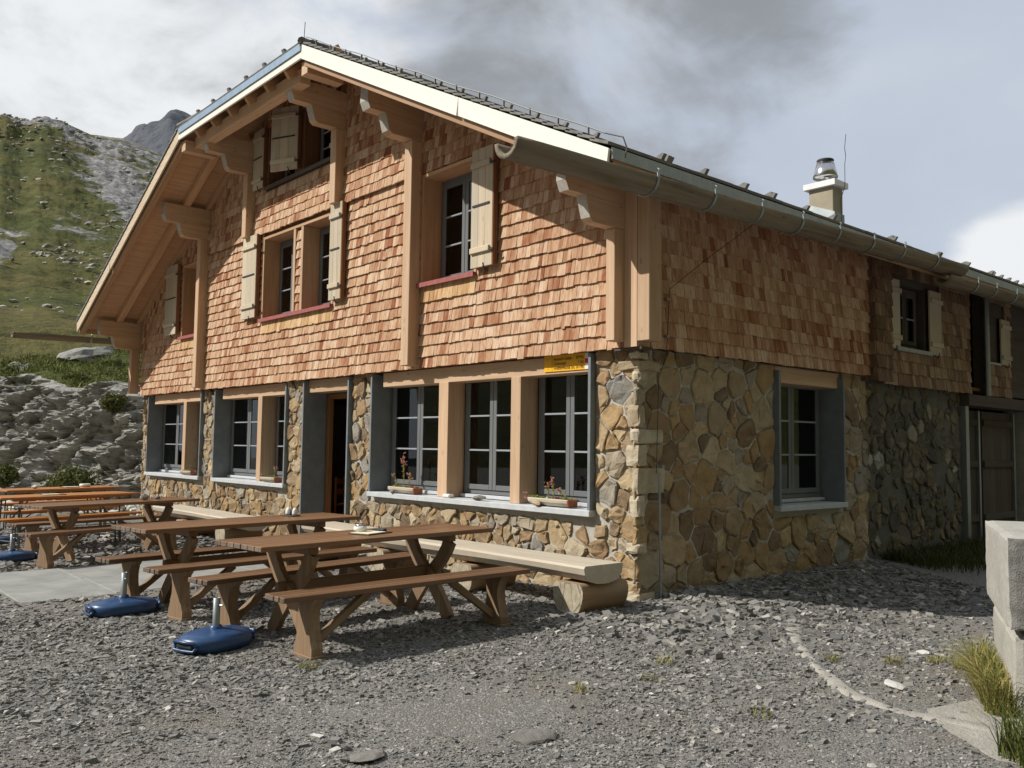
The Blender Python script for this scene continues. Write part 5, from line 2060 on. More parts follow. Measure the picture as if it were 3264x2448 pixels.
# lightning cable down the corner, cased at the foot
m = MB()
m.tube([(0.75, 0.9, 3.78), (0.35, 0.62, 3.42), (0.10, 0.36, 3.12), (0.095, 0.33, 2.6), (0.10, 0.31, 2.45), (0.05, 0.25, 2.2), (0.03, 0.24, 1.25)], 0.004, 6)
m.build('conductor_cable', 'black_iron', HUT)
m = MB(); m.tube([(0.062, 0.245, 1.25), (0.064, 0.26, 0.55), (0.066, 0.27, -0.1)], 0.013, 8); m.build('conductor_pipe', 'galvanised', HUT)
for z in (3.0, 2.62, 1.3, 0.6):
    m = MB(); m.box((0.03, 0.27, z), (0.085, 0.30, z + 0.03)) if z < 2 else m.box((0.06, 0.31, z), (0.11, 0.35, z + 0.025))
    m.build('cable_clip', 'galvanised', HUT)

# --- chimney
KS = 0.66
CX, CY_ = -2.35, 7.70
zb, zt = rz(-1.95) - 0.35, 6.20
m = MB(); m.box((CX - 0.235, CY_, zb - 0.5), (CX + 0.235, CY_ + 0.34, zt), ch=0.008)
chim = m.build('chimney', 'chimney_render', HUT)
m = MB(); m.box((CX - 0.31, CY_ - 0.07, zt + 0.002), (CX + 0.31, CY_ + 0.41, zt + 0.11), ch=0.004); m.build('chimney_cap', 'white_paint', chim)
kx, ky, kz = CX, CY_ + 0.17, zt + 0.11
m = MB(); m.lathe([(0.10, 0), (0.10, 0.09), (0.12, 0.11), (0.215, 0.115), (0.22, 0.13), (0.15, 0.40), (0.14, 0.40), (0.13, 0.35)], (kx, ky, kz), 28); m.build('chimney_cowl', 'steel', chim, True)
m = MB(); m.lathe([(0.0, 0.385), (0.13, 0.385), (0.152, 0.43), (0.145, 0.45), (0.0, 0.455)], (kx, ky, kz), 28); m.build('cowl_lid', 'black_iron', chim, True)
m = MB()
for a in range(4):
    c, q = 0.145 * math.cos(a * 1.57 + .4), 0.145 * math.sin(a * 1.57 + .4)
    m.tube([(kx + c, ky + q, kz), (kx + c, ky + q, kz + 0.27)], 0.009, 5)
m.build('cowl_bracket', 'steel', chim)
m = MB()
pz = lambda x: rz(x) + 0.05
m.prism([(CX - 0.27, pz(CX - 0.27)), (CX + 0.27, pz(CX + 0.27)), (CX + 0.27, pz(CX + 0.27) + 0.17), (CX - 0.27, pz(CX - 0.27) + 0.12)], (0, CY_ - 0.02, 0), (1, 0, 0), (0, 0, 1), (0, 0.016, 0))
m.box((CX + 0.238, CY_ - 0.01, pz(CX + 0.27) - 0.1), (CX + 0.255, CY_ + 0.36, pz(CX + 0.27) + 0.17))
m.build('chimney_flashing', 'zinc', chim)
m = MB(); m.tube([(CX + 0.26, CY_ + 0.26, zt - 0.6), (CX + 0.25, CY_ + 0.25, zt - 0.2), (CX + 0.33, CY_ + 0.25, zt + 0.04), (CX + 0.33, CY_ + 0.25, zt + 0.42), (CX + 0.335, CY_ + 0.28, zt + 0.58), (CX + 0.335, CY_ + 0.245, zt + 0.72), (CX + 0.34, CY_ + 0.285, zt + 0.98)], 0.006, 6); m.build('lightning_rod', 'wire', chim)

# --- the older rear part of the building
rear = MB()
wall_pieces(rear, 5.10, 8.02, 2.46, lambda y: 4.2, [(5.57, 6.47, 2.98, 3.90)], put_side(rear, -0.02, -0.2))
wall_pieces(rear, 8.70, 13.6, 2.46, lambda y: 4.2, [], put_side(rear, -0.02, -0.2))
rear_up = rear.build('rear_cladding', 'old_wood', HUT)
old = shingle_courses(lambda z: 5.12, lambda z: 8.05 + 0.02 * (z < 2.5), 2.43, 4.1, [(5.10, 6.95, 2.96, 4.0)], lambda V: np.column_stack((-0.01 + V[:, 2], V[:, 0], V[:, 1])), (1, 0, 0), 51, 0.175, wmin=0.10, wmax=0.22, offset=lambda x, z: 0.012)
old += shingle_courses(lambda z: 8.72, lambda z: 9.75, 2.43, 4.1, [(8.72, 9.5, 3.0, 3.9)], lambda V: np.column_stack((-0.01 + V[:, 2], V[:, 0], V[:, 1])), (1, 0, 0), 53, 0.175, wmin=0.10, wmax=0.22, offset=lambda x, z: 0.012)
emit_pieces(old, rear_up, 'shingle', 'shingles', 'cedar_old', 90)
# shingled box post between the two parts
m = MB(); m.box((-0.08, 4.64, 2.46), (0.14, 5.08, 4.15)); boxp = m.build('box_post', 'old_wood', HUT)
bp = []
rs_ = np.random.default_rng(8)
z = 2.44
while z < 4.1:
    for (a, b) in ((4.63, 4.86), (4.862, 5.09)):
        V = shingle(rs_, a, b, z, 0.20, 0.006)
        bp.append((np.column_stack((0.142 + V[:, 2], V[:, 0], V[:, 1])), SHF, 1.0, rs_.random() * 0.5, np.column_stack((V[:, 1], V[:, 0], V[:, 2]))))
    V = shingle(rs_, -0.08, 0.15, z, 0.20, 0.006)
    bp.append((np.column_stack((V[:, 0], 4.632 - V[:, 2], V[:, 1])), [f for f in SHF], 1.0, rs_.random() * 0.35, np.column_stack((V[:, 1], V[:, 0], V[:, 2]))))
    z += 0.175
emit_pieces(bp, boxp, 'shingle', 'shingles', 'cedar_old', 40)


def side_shutter(y0, y1, z0, z1):
    m = MB(); nb = 2
    for i in range(nb):
        m.box((0.03, y0 + (y1 - y0) * i / nb + .001, z0), (0.055, y0 + (y1 - y0) * (i + 1) / nb - .001, z1), ch=0.002)
    s = m.build('shutter', 'shutter_wood', HUT)
    for f in (0.16, 0.84):
        zc = z0 + (z1 - z0) * f
        m = MB(); m.box((0.056, y0 + 0.02, zc - 0.035), (0.082, y1 + 0.01, zc + 0.035), ch=0.004); m.build('batten', 'shutter_wood', s)
    m = MB(); m.tube([(0.06, (y0 + y1) / 2, z0 - 0.05), (0.10, (y0 + y1) / 2, z0 - 0.02), (0.10, (y0 + y1) / 2, z0 + 0.03)], 0.008, 5); m.build('shutter_catch', 'black_iron', s)


side_shutter(5.11, 5.55, 2.94, 3.92); side_shutter(6.50, 6.90, 2.94, 3.90); side_shutter(9.22, 9.62, 2.98, 3.75)
window(5.60, 6.44, 3.00, 3.88, 0.12, 'y', HUT, 2, 1, 'old_wood')
m = MB(); m.box((-0.02, 5.45, 2.915), (0.07, 6.55, 2.975), ch=0.004); m.build('window_sill', 'zinc', HUT)
m = MB(); m.box((-0.02, 8.72, 2.955), (0.06, 9.20, 2.995), ch=0.004); m.build('window_sill', 'zinc', HUT)
m = MB(); m.tube([(0.05, 8.62, 4.2), (0.05, 8.62, 2.42)], 0.045, 10); m.build('downpipe', 'galvanised', HUT)
# barn doors below
m = MB(); m.box((-0.30, 7.9, 2.24), (0.04, 13.6, 2.42), ch=0.006); m.build('door_beam', 'old_wood', HUT)
m = MB(); m.box((-0.20, 7.905, -0.3), (-0.02, 8.02, 2.238), ch=0.006); m.build('door_post', 'galvanised', HUT)
for (y0, y1) in ((8.06, 9.05), (9.25, 10.6)):
    root = MB()
    n = 5
    for i in range(n):
        root.box((-0.34, y0 + (y1 - y0) * i / n + .002, -0.15), (-0.30, y0 + (y1 - y0) * (i + 1) / n - .002, 2.2), ch=0.002)
    d = root.build('barn_door', 'old_wood', HUT)
    for z in (0.35, 1.25, 1.95):
        m = MB(); m.box((-0.298, y0 + 0.01, z), (-0.265, y1 - 0.01, z + 0.11), ch=0.003); m.build('ledge', 'old_wood', d)
    m = MB(); m.box((-0.298, y1 - 0.06, -0.15), (-0.25, y1, 2.2), ch=0.003); m.build('door_rail', 'galvanised', d)

# ================================================================== OBJECTS IN THE YARD
def g0(x, y):
    return float(gz(x, y)) + 0.004


# --- oiled trestle tables: origin under the middle of the top, long axis y
def curved_leg(m, pts, w, y0, y1):
    pts = np.array(pts, float)
    d = np.gradient(pts, axis=0); d /= np.linalg.norm(d, axis=1)[:, None]
    nrm = np.column_stack((-d[:, 1], d[:, 0]))
    wd = np.interp(np.linspace(0, 1, len(pts)), np.linspace(0, 1, len(w)), w)[:, None] / 2
    poly = np.vstack((pts + nrm * wd, (pts - nrm * wd)[::-1]))
    m.prism(poly, (0, y0, 0), (1, 0, 0), (0, 0, 1), (0, y1 - y0, 0), grain=1)


def make_table():
    root = empty('trestle_table')
    L, W = 2.40, 0.67
    n = 7
    for i in range(n):
        x0 = -W / 2 + W * i / n
        m = MB()
        e0, e1 = random.uniform(-.004, .004), random.uniform(-.004, .004)
        m.box((x0 + 0.0025, -L / 2 + e0, 0.712), (x0 + W / n - 0.0025, L / 2 + e1, 0.75), ch=0.004)
        s = m.build('slat', ['table_wood', 'table_end'], root)
        for p in s.data.polygons:
            if abs(p.normal.y) > 0.9:
                p.material_index = 1
    for sy in (-1, 1):
        yc = sy * 0.72
        m = MB(); m.box((-0.29, yc - 0.045, 0.655), (0.29, yc + 0.045, 0.711), ch=0.006); m.build('crossbar', 'table_wood', root)
        for sx in (-1, 1):
            m = MB()
            y0 = yc - 0.052 if sx > 0 else yc + 0.002
            curved_leg(m, [(sx * -0.23, 0.654), (sx * -0.195, 0.58), (sx * -0.125, 0.48), (sx * -0.02, 0.375), (sx * 0.10, 0.26), (sx * 0.20, 0.13), (sx * 0.285, 0.0)], [0.125, 0.115, 0.11, 0.12, 0.115, 0.115], y0, y0 + 0.05)
            m.build('leg', 'leg_wood', root)
    m = MB(); m.box((-0.022, -0.85, 0.335), (0.022, 0.85, 0.43), ch=0.005); m.build('stretcher', 'table_wood', root)
    return root


def make_bench():
    root = empty('slatted_bench')
    L, W = 2.34, 0.27
    n = 4
    for i in range(n):
        x0 = -W / 2 + W * i / n
        m = MB()
        e0, e1 = random.uniform(-.005, .005), random.uniform(-.005, .005)
        m.box((x0 + 0.0025, -L / 2 + e0, 0.412), (x0 + W / n - 0.0025, L / 2 + e1, 0.45), ch=0.004)
        s = m.build('slat', ['table_wood', 'table_end'], root)
        for p in s.data.polygons:
            if abs(p.normal.y) > 0.9:
                p.material_index = 1
    half = [(0.118, 0.0), (0.118, 0.05), (0.10, 0.09), (0.082, 0.15), (0.069, 0.20), (0.066, 0.25), (0.072, 0.30), (0.09, 0.35), (0.115, 0.385), (0.128, 0.411)]
    for sy in (-1, 1):
        yc = sy * 0.89
        m = MB()
        poly = [(x, z + 0.022) for x, z in half if z < 0.38] + [(0.115, 0.396), (0.128, 0.411)]
        poly = poly + [(-x, z) for x, z in poly[::-1]]
        m.prism(poly, (0, yc - 0.045, 0), (1, 0, 0), (0, 0, 1), (0, 0.09, 0), grain=1)
        leg = m.build('leg', 'leg_wood', root)
        m = MB(); m.box((-0.130, yc - 0.055, -0.03), (0.130, yc + 0.055, 0.021), ch=0.004); m.build('foot', 'leg_wood', leg)
        m = MB(); m.beam((0, yc - sy * 0.04, 0.085), (0, yc - sy * 0.50, 0.405), 0.05, 0.055); m.build('brace', 'leg_wood', root)
    return root


table0 = make_table()
bench0 = make_bench()


def place(proto, first, front, ang, half_w, half_l, label, cat, group, zo=0.0):
    """front: the near corner of the edge that faces the yard; ang: turn of the long axis"""
    o = proto if first else copy_tree(proto)
    a = R(ang)
    ax = Vector((-math.sin(a), math.cos(a), 0)); nx = Vector((-math.cos(a), -math.sin(a), 0))
    p = Vector((front[0], front[1], 0)) + ax * half_l + nx * half_w
    o.location = (p.x, p.y, g0(p.x, p.y) + zo)
    o.rotation_euler = (0, 0, a)
    tag(o, label, cat, group)
    return o


TG, BG = 'oiled trestle tables on the gravel', 'slatted benches beside the trestle tables'
T1 = place(table0, True, (-0.21, -3.85), 6.0, 0.335, 1.2, 'dark oiled trestle table nearest the hut corner, with a menu board lying on it', 'table', TG)
T2 = place(table0, False, (-2.17, -3.99), 7.9, 0.335, 1.2, 'dark oiled trestle table at the end of the stone slabs, holding a glass condiment set', 'table', TG)
T3 = place(table0, False, (-6.50, -3.78), 17.0, 0.335, 1.2, 'dark oiled trestle table beyond the paved path, with two stones on its top', 'table', TG)
place(bench0, True, (0.21, -3.88), 2.0, 0.135, 1.17, 'slatted bench nearest the camera, in front of the first table', 'bench', BG)
place(bench0, False, (-0.84, -3.98), 10.0, 0.135, 1.17, 'slatted bench tucked behind the table nearest the hut corner', 'bench', BG)
place(bench0, False, (-1.70, -4.04), 7.4, 0.135, 1.17, 'slatted bench on the near side of the second table, beside a blue base', 'bench', BG)
place(bench0, False, (-2.72, -4.12), 9.0, 0.135, 1.17, 'slatted bench behind the second table, standing on the stone slabs', 'bench', BG)
place(bench0, False, (-5.99, -4.02), 17.0, 0.135, 1.17, 'weathered slatted bench on the near side of the third table', 'bench', BG)
place(bench0, False, (-7.75, -3.80), 13.0, 0.135, 1.17, 'weathered slatted bench behind the third table', 'bench', BG)


# --- orange folding beer tables and benches
def folding(name, L, W, top_z, legs_y):
    root = empty(name)
    m = MB(); m.box((-W / 2, -L / 2, top_z - 0.028), (W / 2, L / 2, top_z), ch=0.004); m.build('top_board', 'beer_wood', root)
    for sx in (-1, 1):
        m = MB(); m.box((sx * (W / 2 - 0.05) - 0.02, -L / 2 + 0.2, top_z - 0.058), (sx * (W / 2 - 0.05) + 0.02, L / 2 - 0.2, top_z - 0.029), ch=0.003); m.build('batten', 'beer_wood', root)
    for sy in (-1, 1):
        y = sy * legs_y
        for sx in (-1, 1):
            m = MB(); x = sx * (W / 2 - 0.06)
            m.tube([(x, y, top_z - 0.03), (x, y + sy * 0.02, -0.02)], 0.014, 6); m.build('leg', 'green_metal', root)
        m = MB(); m.tube([(-W / 2 + 0.06, y, 0.10), (W / 2 - 0.06, y, 0.10)], 0.010, 6); m.build('leg_rung', 'green_metal', root)
        m = MB(); m.tube([(-W / 2 + 0.06, y, top_z * 0.55), (W / 2 - 0.06, y, top_z * 0.55)], 0.010, 6); m.build('leg_rung', 'green_metal', root)
        m = MB(); m.tube([(0, y, top_z * 0.55), (0, y - sy * 0.30, top_z - 0.03)], 0.010, 6); m.build('leg_stay', 'green_metal', root)
    return root


bt0 = folding('folding_table', 2.25, 0.66, 0.77, 0.80)
bb0 = folding('folding_bench', 2.25, 0.25, 0.48, 0.78)
FG, FB = 'orange folding tables by the cliff', 'orange folding benches by the cliff'
T4 = place(bt0, True, (-8.75, -3.80), 16.0, 0.33, 1.125, 'orange folding table directly behind the third trestle table', 'table', FG)
T5 = place(bt0, False, (-11.75, -3.10), 18.0, 0.33, 1.125, 'orange folding table closest to the cliff, with a white ashtray', 'table', FG)
place(bb0, True, (-8.31, -3.90), 16.0, 0.125, 1.125, 'orange folding bench in front of the nearer folding table', 'bench', FB)
place(bb0, False, (-10.25, -3.50), 18.0, 0.125, 1.125, 'orange folding bench behind the nearer folding table', 'bench', FB)
place(bb0, False, (-12.95, -3.05), 17.0, 0.125, 1.125, 'pale folding bench on the cliff side of the last folding table', 'bench', FB)


# --- parasol bases: blue water-filled plastic, a hand hole at the edge, a steel tube
def make_base():
    root = empty('parasol_base')
    n = 48
    rings = []
    prof = [(0.0, 0.92), (0.012, 0.985), (0.05, 1.015), (0.082, 0.985), (0.102, 0.92), (0.116, 0.72), (0.128, 0.35), (0.134, 0.12)]
    V = []
    for (z, s) in prof:
        for j in range(n):
            a = 2 * math.pi * j / n
            # oval, squared at both hand grips
            rx, ry = 0.185, 0.255
            e = 2.25
            c, q = math.cos(a), math.sin(a)
            r = (abs(c / rx) ** e + abs(q / ry) ** e) ** (-1 / e)
            x, y = r * c * s, r * q * s
            zz = z
            # flutes either side of the grips
            k = math.exp(-((abs(q) - 0.72) / 0.16) ** 2) * math.exp(-((s - 0.75) / 0.3) ** 2)
            zz -= 0.006 * k
            V.append((x, y, zz))
    F = []
    for i in range(len(prof) - 1):
        for j in range(n):
            a, b = i * n + j, i * n + (j + 1) % n
            F.append((a, b, b + n, a + n))
    F.append(tuple(range(n))[::-1]); F.append(tuple((len(prof) - 1) * n + j for j in range(n)))
    m = MB(); m.add(V, F, 0.5)
    body = m.build('tank', 'blue_plastic', root, True)
    for sy in (-1, 1):
        # grip: a solid dark block as the slot's shade, framed by a raised bar
        m = MB()
        a = np.linspace(-0.62, 0.62, 13)
        pts = []
        m.tube([(0.075 * math.cos(t) * 0 + 0.085 * math.sin(q), sy * (0.248 - 0.004 * (q / 0.6) ** 2), 0.052 + 0.0 * t) for q, t in zip(np.linspace(-1, 1, 13) * 0.95, a)], 0.0, 6)
        m = MB(); m.box((-0.075, sy * 0.20, 0.030), (0.075, sy * 0.2615, 0.072), ch=0.012); m.build('hand_hole_shade', 'black_iron', root)
        for zc in (0.020, 0.080):
            m = MB(); m.tube([(-0.095, sy * 0.240, 0.05), (-0.085, sy * 0.258, zc), (0, sy * 0.264, zc), (0.085, sy * 0.258, zc), (0.095, sy * 0.240, 0.05)], 0.012, 8); m.build('grip', 'blue_plastic', root, True)
    m = MB(); m.lathe([(0.044, 0.120), (0.038, 0.150), (0.030, 0.156), (0.026, 0.156)], n=16); m.build('collar', 'blue_plastic', root, True)
    m = MB(); m.lathe([(0.023, 0.10), (0.023, 0.35), (0.020, 0.352), (0.020, 0.12)], n=16); m.build('tube', 'galvanised', root, True)
    m = MB(); m.tube([(0.02, 0, 0.30), (0.055, 0, 0.30)], 0.007, 6); m.build('clamp_screw', 'galvanised', root)
    return root


pb0 = make_base()
PG = 'blue parasol bases standing by the benches'
for i, (x, y, rzv, lab) in enumerate(((-0.62, -3.99, 0.35, 'blue plastic parasol base nearest the camera, with an empty steel tube'),
                                      (-2.46, -4.06, -0.05, 'blue plastic parasol base on the gravel at the edge of the stone slabs'),
                                      (-7.35, -3.92, 0.2, 'blue plastic parasol base beside the third trestle table'),
                                      (-9.87, -3.62, 0.1, 'blue plastic parasol base by the folding tables at the photo edge'))):
    o = pb0 if i == 0 else copy_tree(pb0)
    o.location = (x, y, g0(x, y) + 0.004)
    o.rotation_euler = (0, 0, rzv)
    o.scale = (1.12, 1.12, 1.0)
    tag(o, lab, 'parasol base', PG)


# --- log benches along the wall
def log_bench(x0, x1, joints, legs, label):
    root = empty('log_bench', ((x0 + x1) / 2, -0.72, g0((x0 + x1) / 2, -0.72)))
    ox, oy, oz = root.location
    cuts = [x0] + list(joints) + [x1]
    for a, b in zip(cuts[:-1], cuts[1:]):
        n = 26
        xs = np.linspace(a + 0.004, b - 0.004, n)
        V, G = [], []
        ph = random.random() * 9
        # half-round profile in (y, z): flat top, bellied underside
        prof = [(-0.245, 0.0), (-0.262, -0.022), (-0.25, -0.075), (-0.20, -0.128), (-0.10, -0.158), (0.05, -0.165), (0.17, -0.14), (0.235, -0.08), (0.245, 0.0)]
        for x in xs:
            w = 1 + 0.035 * math.sin(x * 1.7 + ph) + random.uniform(-.008, .008)
            sh = 0.010 * math.sin(x * 2.3 + ph)
            for (y, z) in prof:
                V.append((x - ox, y * w + sh, 0.455 + z * (1 + 0.10 * math.sin(x * 2.1 + ph)) if z < -0.001 else 0.455))
                G.append((x, y, z))
        k = len(prof)
        F = []
        for i in range(n - 1):
            for j in range(k):
                p, q = i * k + j, i * k + (j + 1) % k
                F.append((p, q, q + k, p + k))
        F.append(tuple(range(k))[::-1]); F.append(tuple((n - 1) * k + j for j in range(k)))
        V = np.array(V)
        m = MB(); m.add(V, F, 0.5, G)
        s = m.build('seat_log', ['log_wood', 'log_bark'], root)
    for (x, r) in legs:
        n = 28
        V, G = [], []
        ys = np.linspace(-0.25, 0.36, 7)
        zc = 0.175
        for y in ys:
            for j in range(n):
                a = 2 * math.pi * j / n
                rr = r * (1 + 0.03 * math.sin(3 * a + x) + 0.015 * math.sin(7 * a))
                zz = min(zc + rr * math.sin(a), 0.288)
                zz = max(zz, -0.03)
                V.append((x - ox + rr * math.cos(a) * 0.98, y, zz))
                G.append((y, rr * math.cos(a), rr * math.sin(a)))
        F = []
        for i in range(len(ys) - 1):
            for j in range(n):
                p, q = i * n + j, i * n + (j + 1) % n
                F.append((p, q, q + n, p + n))
        m = MB(); m.add(V, [f[::-1] for f in F], 0.5, G)
        leg = m.build('leg_log', 'log_bark', root, True)
        # sawn end faces
        for yy, flip in ((ys[0] - 0.001, False), (ys[-1] + 0.001, True)):
            m = MB()
            ring = [(V[j][0], yy, V[j][2]) for j in range(n)]
            P = ring + [(x - ox, yy, zc)]
            Fd = [(j, (j + 1) % n, n) for j in range(n)]
            m.add(P, Fd if not flip else [f[::-1] for f in Fd], 0.5, [(q[2] * 0.3, q[0], q[2]) for q in P])
            m.build('sawn_face', 'sawn', leg)
    tag(root, label, 'bench', 'log benches along the stone wall')
    return root


t = NT('sawn')
g_ = t.attr('gco')
sp_ = t.n('ShaderNodeSeparateXYZ'); t.L.new(g_, sp_.inputs[0])
n_ = t.noise(t.mapping(g_, (1, 14, 14)), 1.0, 6, 0.65, 0.4)
c_ = t.ramp(n_, [(0.25, (0.24, 0.195, 0.135)), (0.5, (0.40, 0.345, 0.25)), (0.75, (0.52, 0.465, 0.36))])
ck = t.voro(t.mapping(g_, (1, 9, 2.2)), 1.0, 'DISTANCE_TO_EDGE')
c_ = t.mix(t.rng(ck, 0.0, 0.035, 0.75, 0.0), c_, (0.06, 0.045, 0.03))
t.bsdf(c_, 0.85, 0, t.bump(n_, 0.3, 0.004), 0.15)

log_bench(-5.05, 0.22, (-1.79,), ((0.0, 0.195), (-1.56, 0.185), (-3.2, 0.185), (-4.7, 0.185)), 'long pale log bench under the big three-part window by the hut corner')
log_bench(-10.65, -6.98, (-8.06,), ((-7.66, 0.185), (-9.34, 0.18), (-10.42, 0.18)), 'long pale log bench under the windows on the far side of the door')


# --- sill planters: hollowed logs with houseleeks
def planter(x, y, z, L, label, seed, stalks, turn=0.0):
    rs = np.random.default_rng(seed)
    root = empty('log_planter', (x, y, z), turn)
    n = 18
    xs = np.linspace(-L / 2, L / 2, n)
    prof = [(-0.075, 0.085), (-0.088, 0.075), (-0.085, 0.045), (-0.06, 0.012), (-0.02, 0.0), (0.02, 0.0), (0.06, 0.012), (0.085, 0.045), (0.088, 0.075), (0.075, 0.085), (0.06, 0.07), (0, 0.06), (-0.06, 0.07)]
    V, G = [], []
    for i, u in enumerate(xs):
        e = abs(u) / (L / 2)
        s = 1 - 0.25 * max(0, e - 0.7) / 0.3
        for (a, b) in prof:
            V.append((u * (1 - 0.06 * (0.085 - b) / 0.085 * e), a * s, b * (0.9 + 0.1 * s) + 0.004 + max(0, e - 0.75) * 0.05 * (b < 0.02)))
            G.append((u, a, b))
    k = len(prof)
    F = []
    for i in range(n - 1):
        for j in range(k):
            p, q = i * k + j, i * k + (j + 1) % k
            F.append((p, p + k, q + k, q))
    F.append(tuple(range(k))); F.append(tuple((n - 1) * k + j for j in range(k))[::-1])
    m = MB(); m.add(V, F, rs.random(), G); m.build('trough', 'log_wood', root, False)
    m = MB()
    m.box((L / 2 - 0.012, -0.074, 0.006), (L / 2 + 0.020, 0.074, 0.088), ch=0.01); m.build('end_piece', 'terracotta', root)
    m = MB(); m.box((-L / 2 + 0.02, -0.058, 0.06), (L / 2 - 0.02, 0.058, 0.082), ch=0.008); m.build('soil', 'soil', root)
    # rosettes
    nr = int(L / 0.052)
    for i in range(nr):
        cx = -L / 2 + 0.03 + (L - 0.07) * i / max(1, nr - 1) + rs.normal(0, .006)
        cy = rs.uniform(-0.04, 0.04); cz = 0.085
        rr = 0.030 + 0.026 * rs.random()
        tone = rs.random()
        m = MB()
        for lv, (cnt, f, el) in enumerate(((9, 1.0, 0.25), (8, 0.78, 0.7), (6, 0.5, 1.1))):
            for q in range(cnt):
                a = 2 * math.pi * (q + 0.5 * lv) / cnt + rs.normal(0, .1)
                d = np.array([math.cos(a) * math.cos(el), math.sin(a) * math.cos(el), math.sin(el)])
                sd = np.array([-math.sin(a), math.cos(a), 0]) * rr * 0.30
                up_ = np.array([0, 0, 1]) * rr * 0.12
                b = np.array([cx, cy, cz])
                t_ = b + d * rr * f
                mid = b + d * rr * f * 0.6
                m.add([b, mid - sd - up_, t_, mid + sd - up_, mid + up_ * 1.6], [(0, 1, 4), (1, 2, 4), (2, 3, 4), (3, 0, 4)], float(np.clip(tone + rs.normal(0, .07), 0, 1)))
        m.build('rosette', 'succulent', root)
    for (sx, h, lean, fl) in stalks:
        m = MB()
        p = [np.array([sx, 0, 0.08]), np.array([sx + lean * 0.3, 0.005, 0.08 + h * 0.5]), np.array([sx + lean, -0.01, 0.08 + h])]
        m.tube(p, [0.007, 0.006, 0.004], 6, rnd=0.55)
        for q in range(26):
            f = rs.random() ** 0.7
            c = p[0] + (p[2] - p[0]) * f + np.array([lean * 0.3 * math.sin(f * 3.1) * 0, 0, 0])
            a = rs.random() * 6.28
            d = np.array([math.cos(a), math.sin(a), 0.5]) * 0.030
            s = np.array([-math.sin(a), math.cos(a), 0]) * 0.008
            m.add([c, c + d * 0.5 + s, c + d, c + d * 0.5 - s], [(0, 1, 2, 3)], 0.25 + 0.35 * rs.random())
        st = m.build('flower_stalk', 'succulent', root)
        m = MB()
        for q in range(int(22 * fl)):
            c = p[2] + rs.normal(0, 1, 3) * np.array([0.016, 0.016, 0.030 * fl])
            a = rs.normal(size=3); a /= np.linalg.norm(a); b = np.cross(a, rs.normal(size=3)); b /= np.linalg.norm(b)
            r_ = 0.014
            m.add([c - a * r_, c - b * r_, c + a * r_, c + b * r_, c + np.cross(a, b) * r_ * 0.6], [(0, 1, 4), (1, 2, 4), (2, 3, 4), (3, 0, 4)])
        m.build('blossom', 'bloom', st)
    tag(root, label, 'planter', 'log planters on the window sills')


SZ = 0.79 + 0.055 + 0.002
planter(-4.17, 0.075, SZ, 0.66, 'log planter with a tall pink flower spike at the door end of the big window', 2, [(-0.02, 0.34, 0.0, 1.6), (-0.20, 0.17, -0.06, 0.5), (0.12, 0.16, 0.03, 0.8)], -0.05)
planter(-1.30, 0.06, SZ, 0.66, 'log planter of red and green houseleeks at the corner end of the big window', 5, [(0.04, 0.20, -0.02, 1.0), (0.26, 0.10, -0.12, 0.6), (-0.30, 0.02, -0.11, 0.8), (-0.05, 0.15, 0.0, 0.6)], -0.03)
planter(-8.02, 0.02, SZ, 0.48, 'log planter with trailing red stems on the sill left of the door', 8, [(0.10, 0.15, 0.06, 0.7), (-0.2, 0.03, -0.10, 0.6)], 0.05)
planter(-11.62, 0.03, SZ, 0.50, 'small pale log planter on the sill of the window by the cliff', 11, [(0.08, 0.10, 0.01, 0.3)], 0.05)


def sill_stone(x, y, r, sq, mat, label, sd, z=SZ, cat='stone', rot=0.0, name='stone'):
    V, F = rock_mesh(r, sd, sq, 2, 0.22)
    V[:, 2] -= V[:, 2].min()
    o = fast_mesh(name, V, F, mat, None, False, {'rnd': np.full(len(V), 0.7), 'gco': V})
    o.location = (x, y, z); o.rotation_euler = (0, 0, rot)
    tag(o, label, cat, 'stones on the sills and tables')


sill_stone(-2.47, -0.005, 0.085, (1.35, 0.7, 0.40), 'slate_stone', 'flat pointed slate on the sill under the middle casement', 21)
sill_stone(-4.28, -0.045, 0.042, (1.2, 0.8, 0.6), 'slate_stone', 'grey pebble leaning on the planter with the tall flower', 22)
sill_stone(-1.42, -0.045, 0.060, (1.3, 0.7, 0.6), 'wall_stone', 'brown pebble leaning on the planter at the corner end', 23)
m = MB()
m.box((-0.07, -0.045, 0), (0.07, 0.045, 0.048), ch=0.014)
o = m.build('white_block', 'ceramic'); o.location = (-3.10, 0.005, SZ); tag(o, 'white block on the sill at the foot of a window post', 'block')


# --- things on the tables
def on_table(tb, lx, ly, top):
    a = tb.rotation_euler.z
    return Vector((tb.location.x + lx * math.cos(a) - ly * math.sin(a), tb.location.y + lx * math.sin(a) + ly * math.cos(a), tb.location.z + top + 0.001))


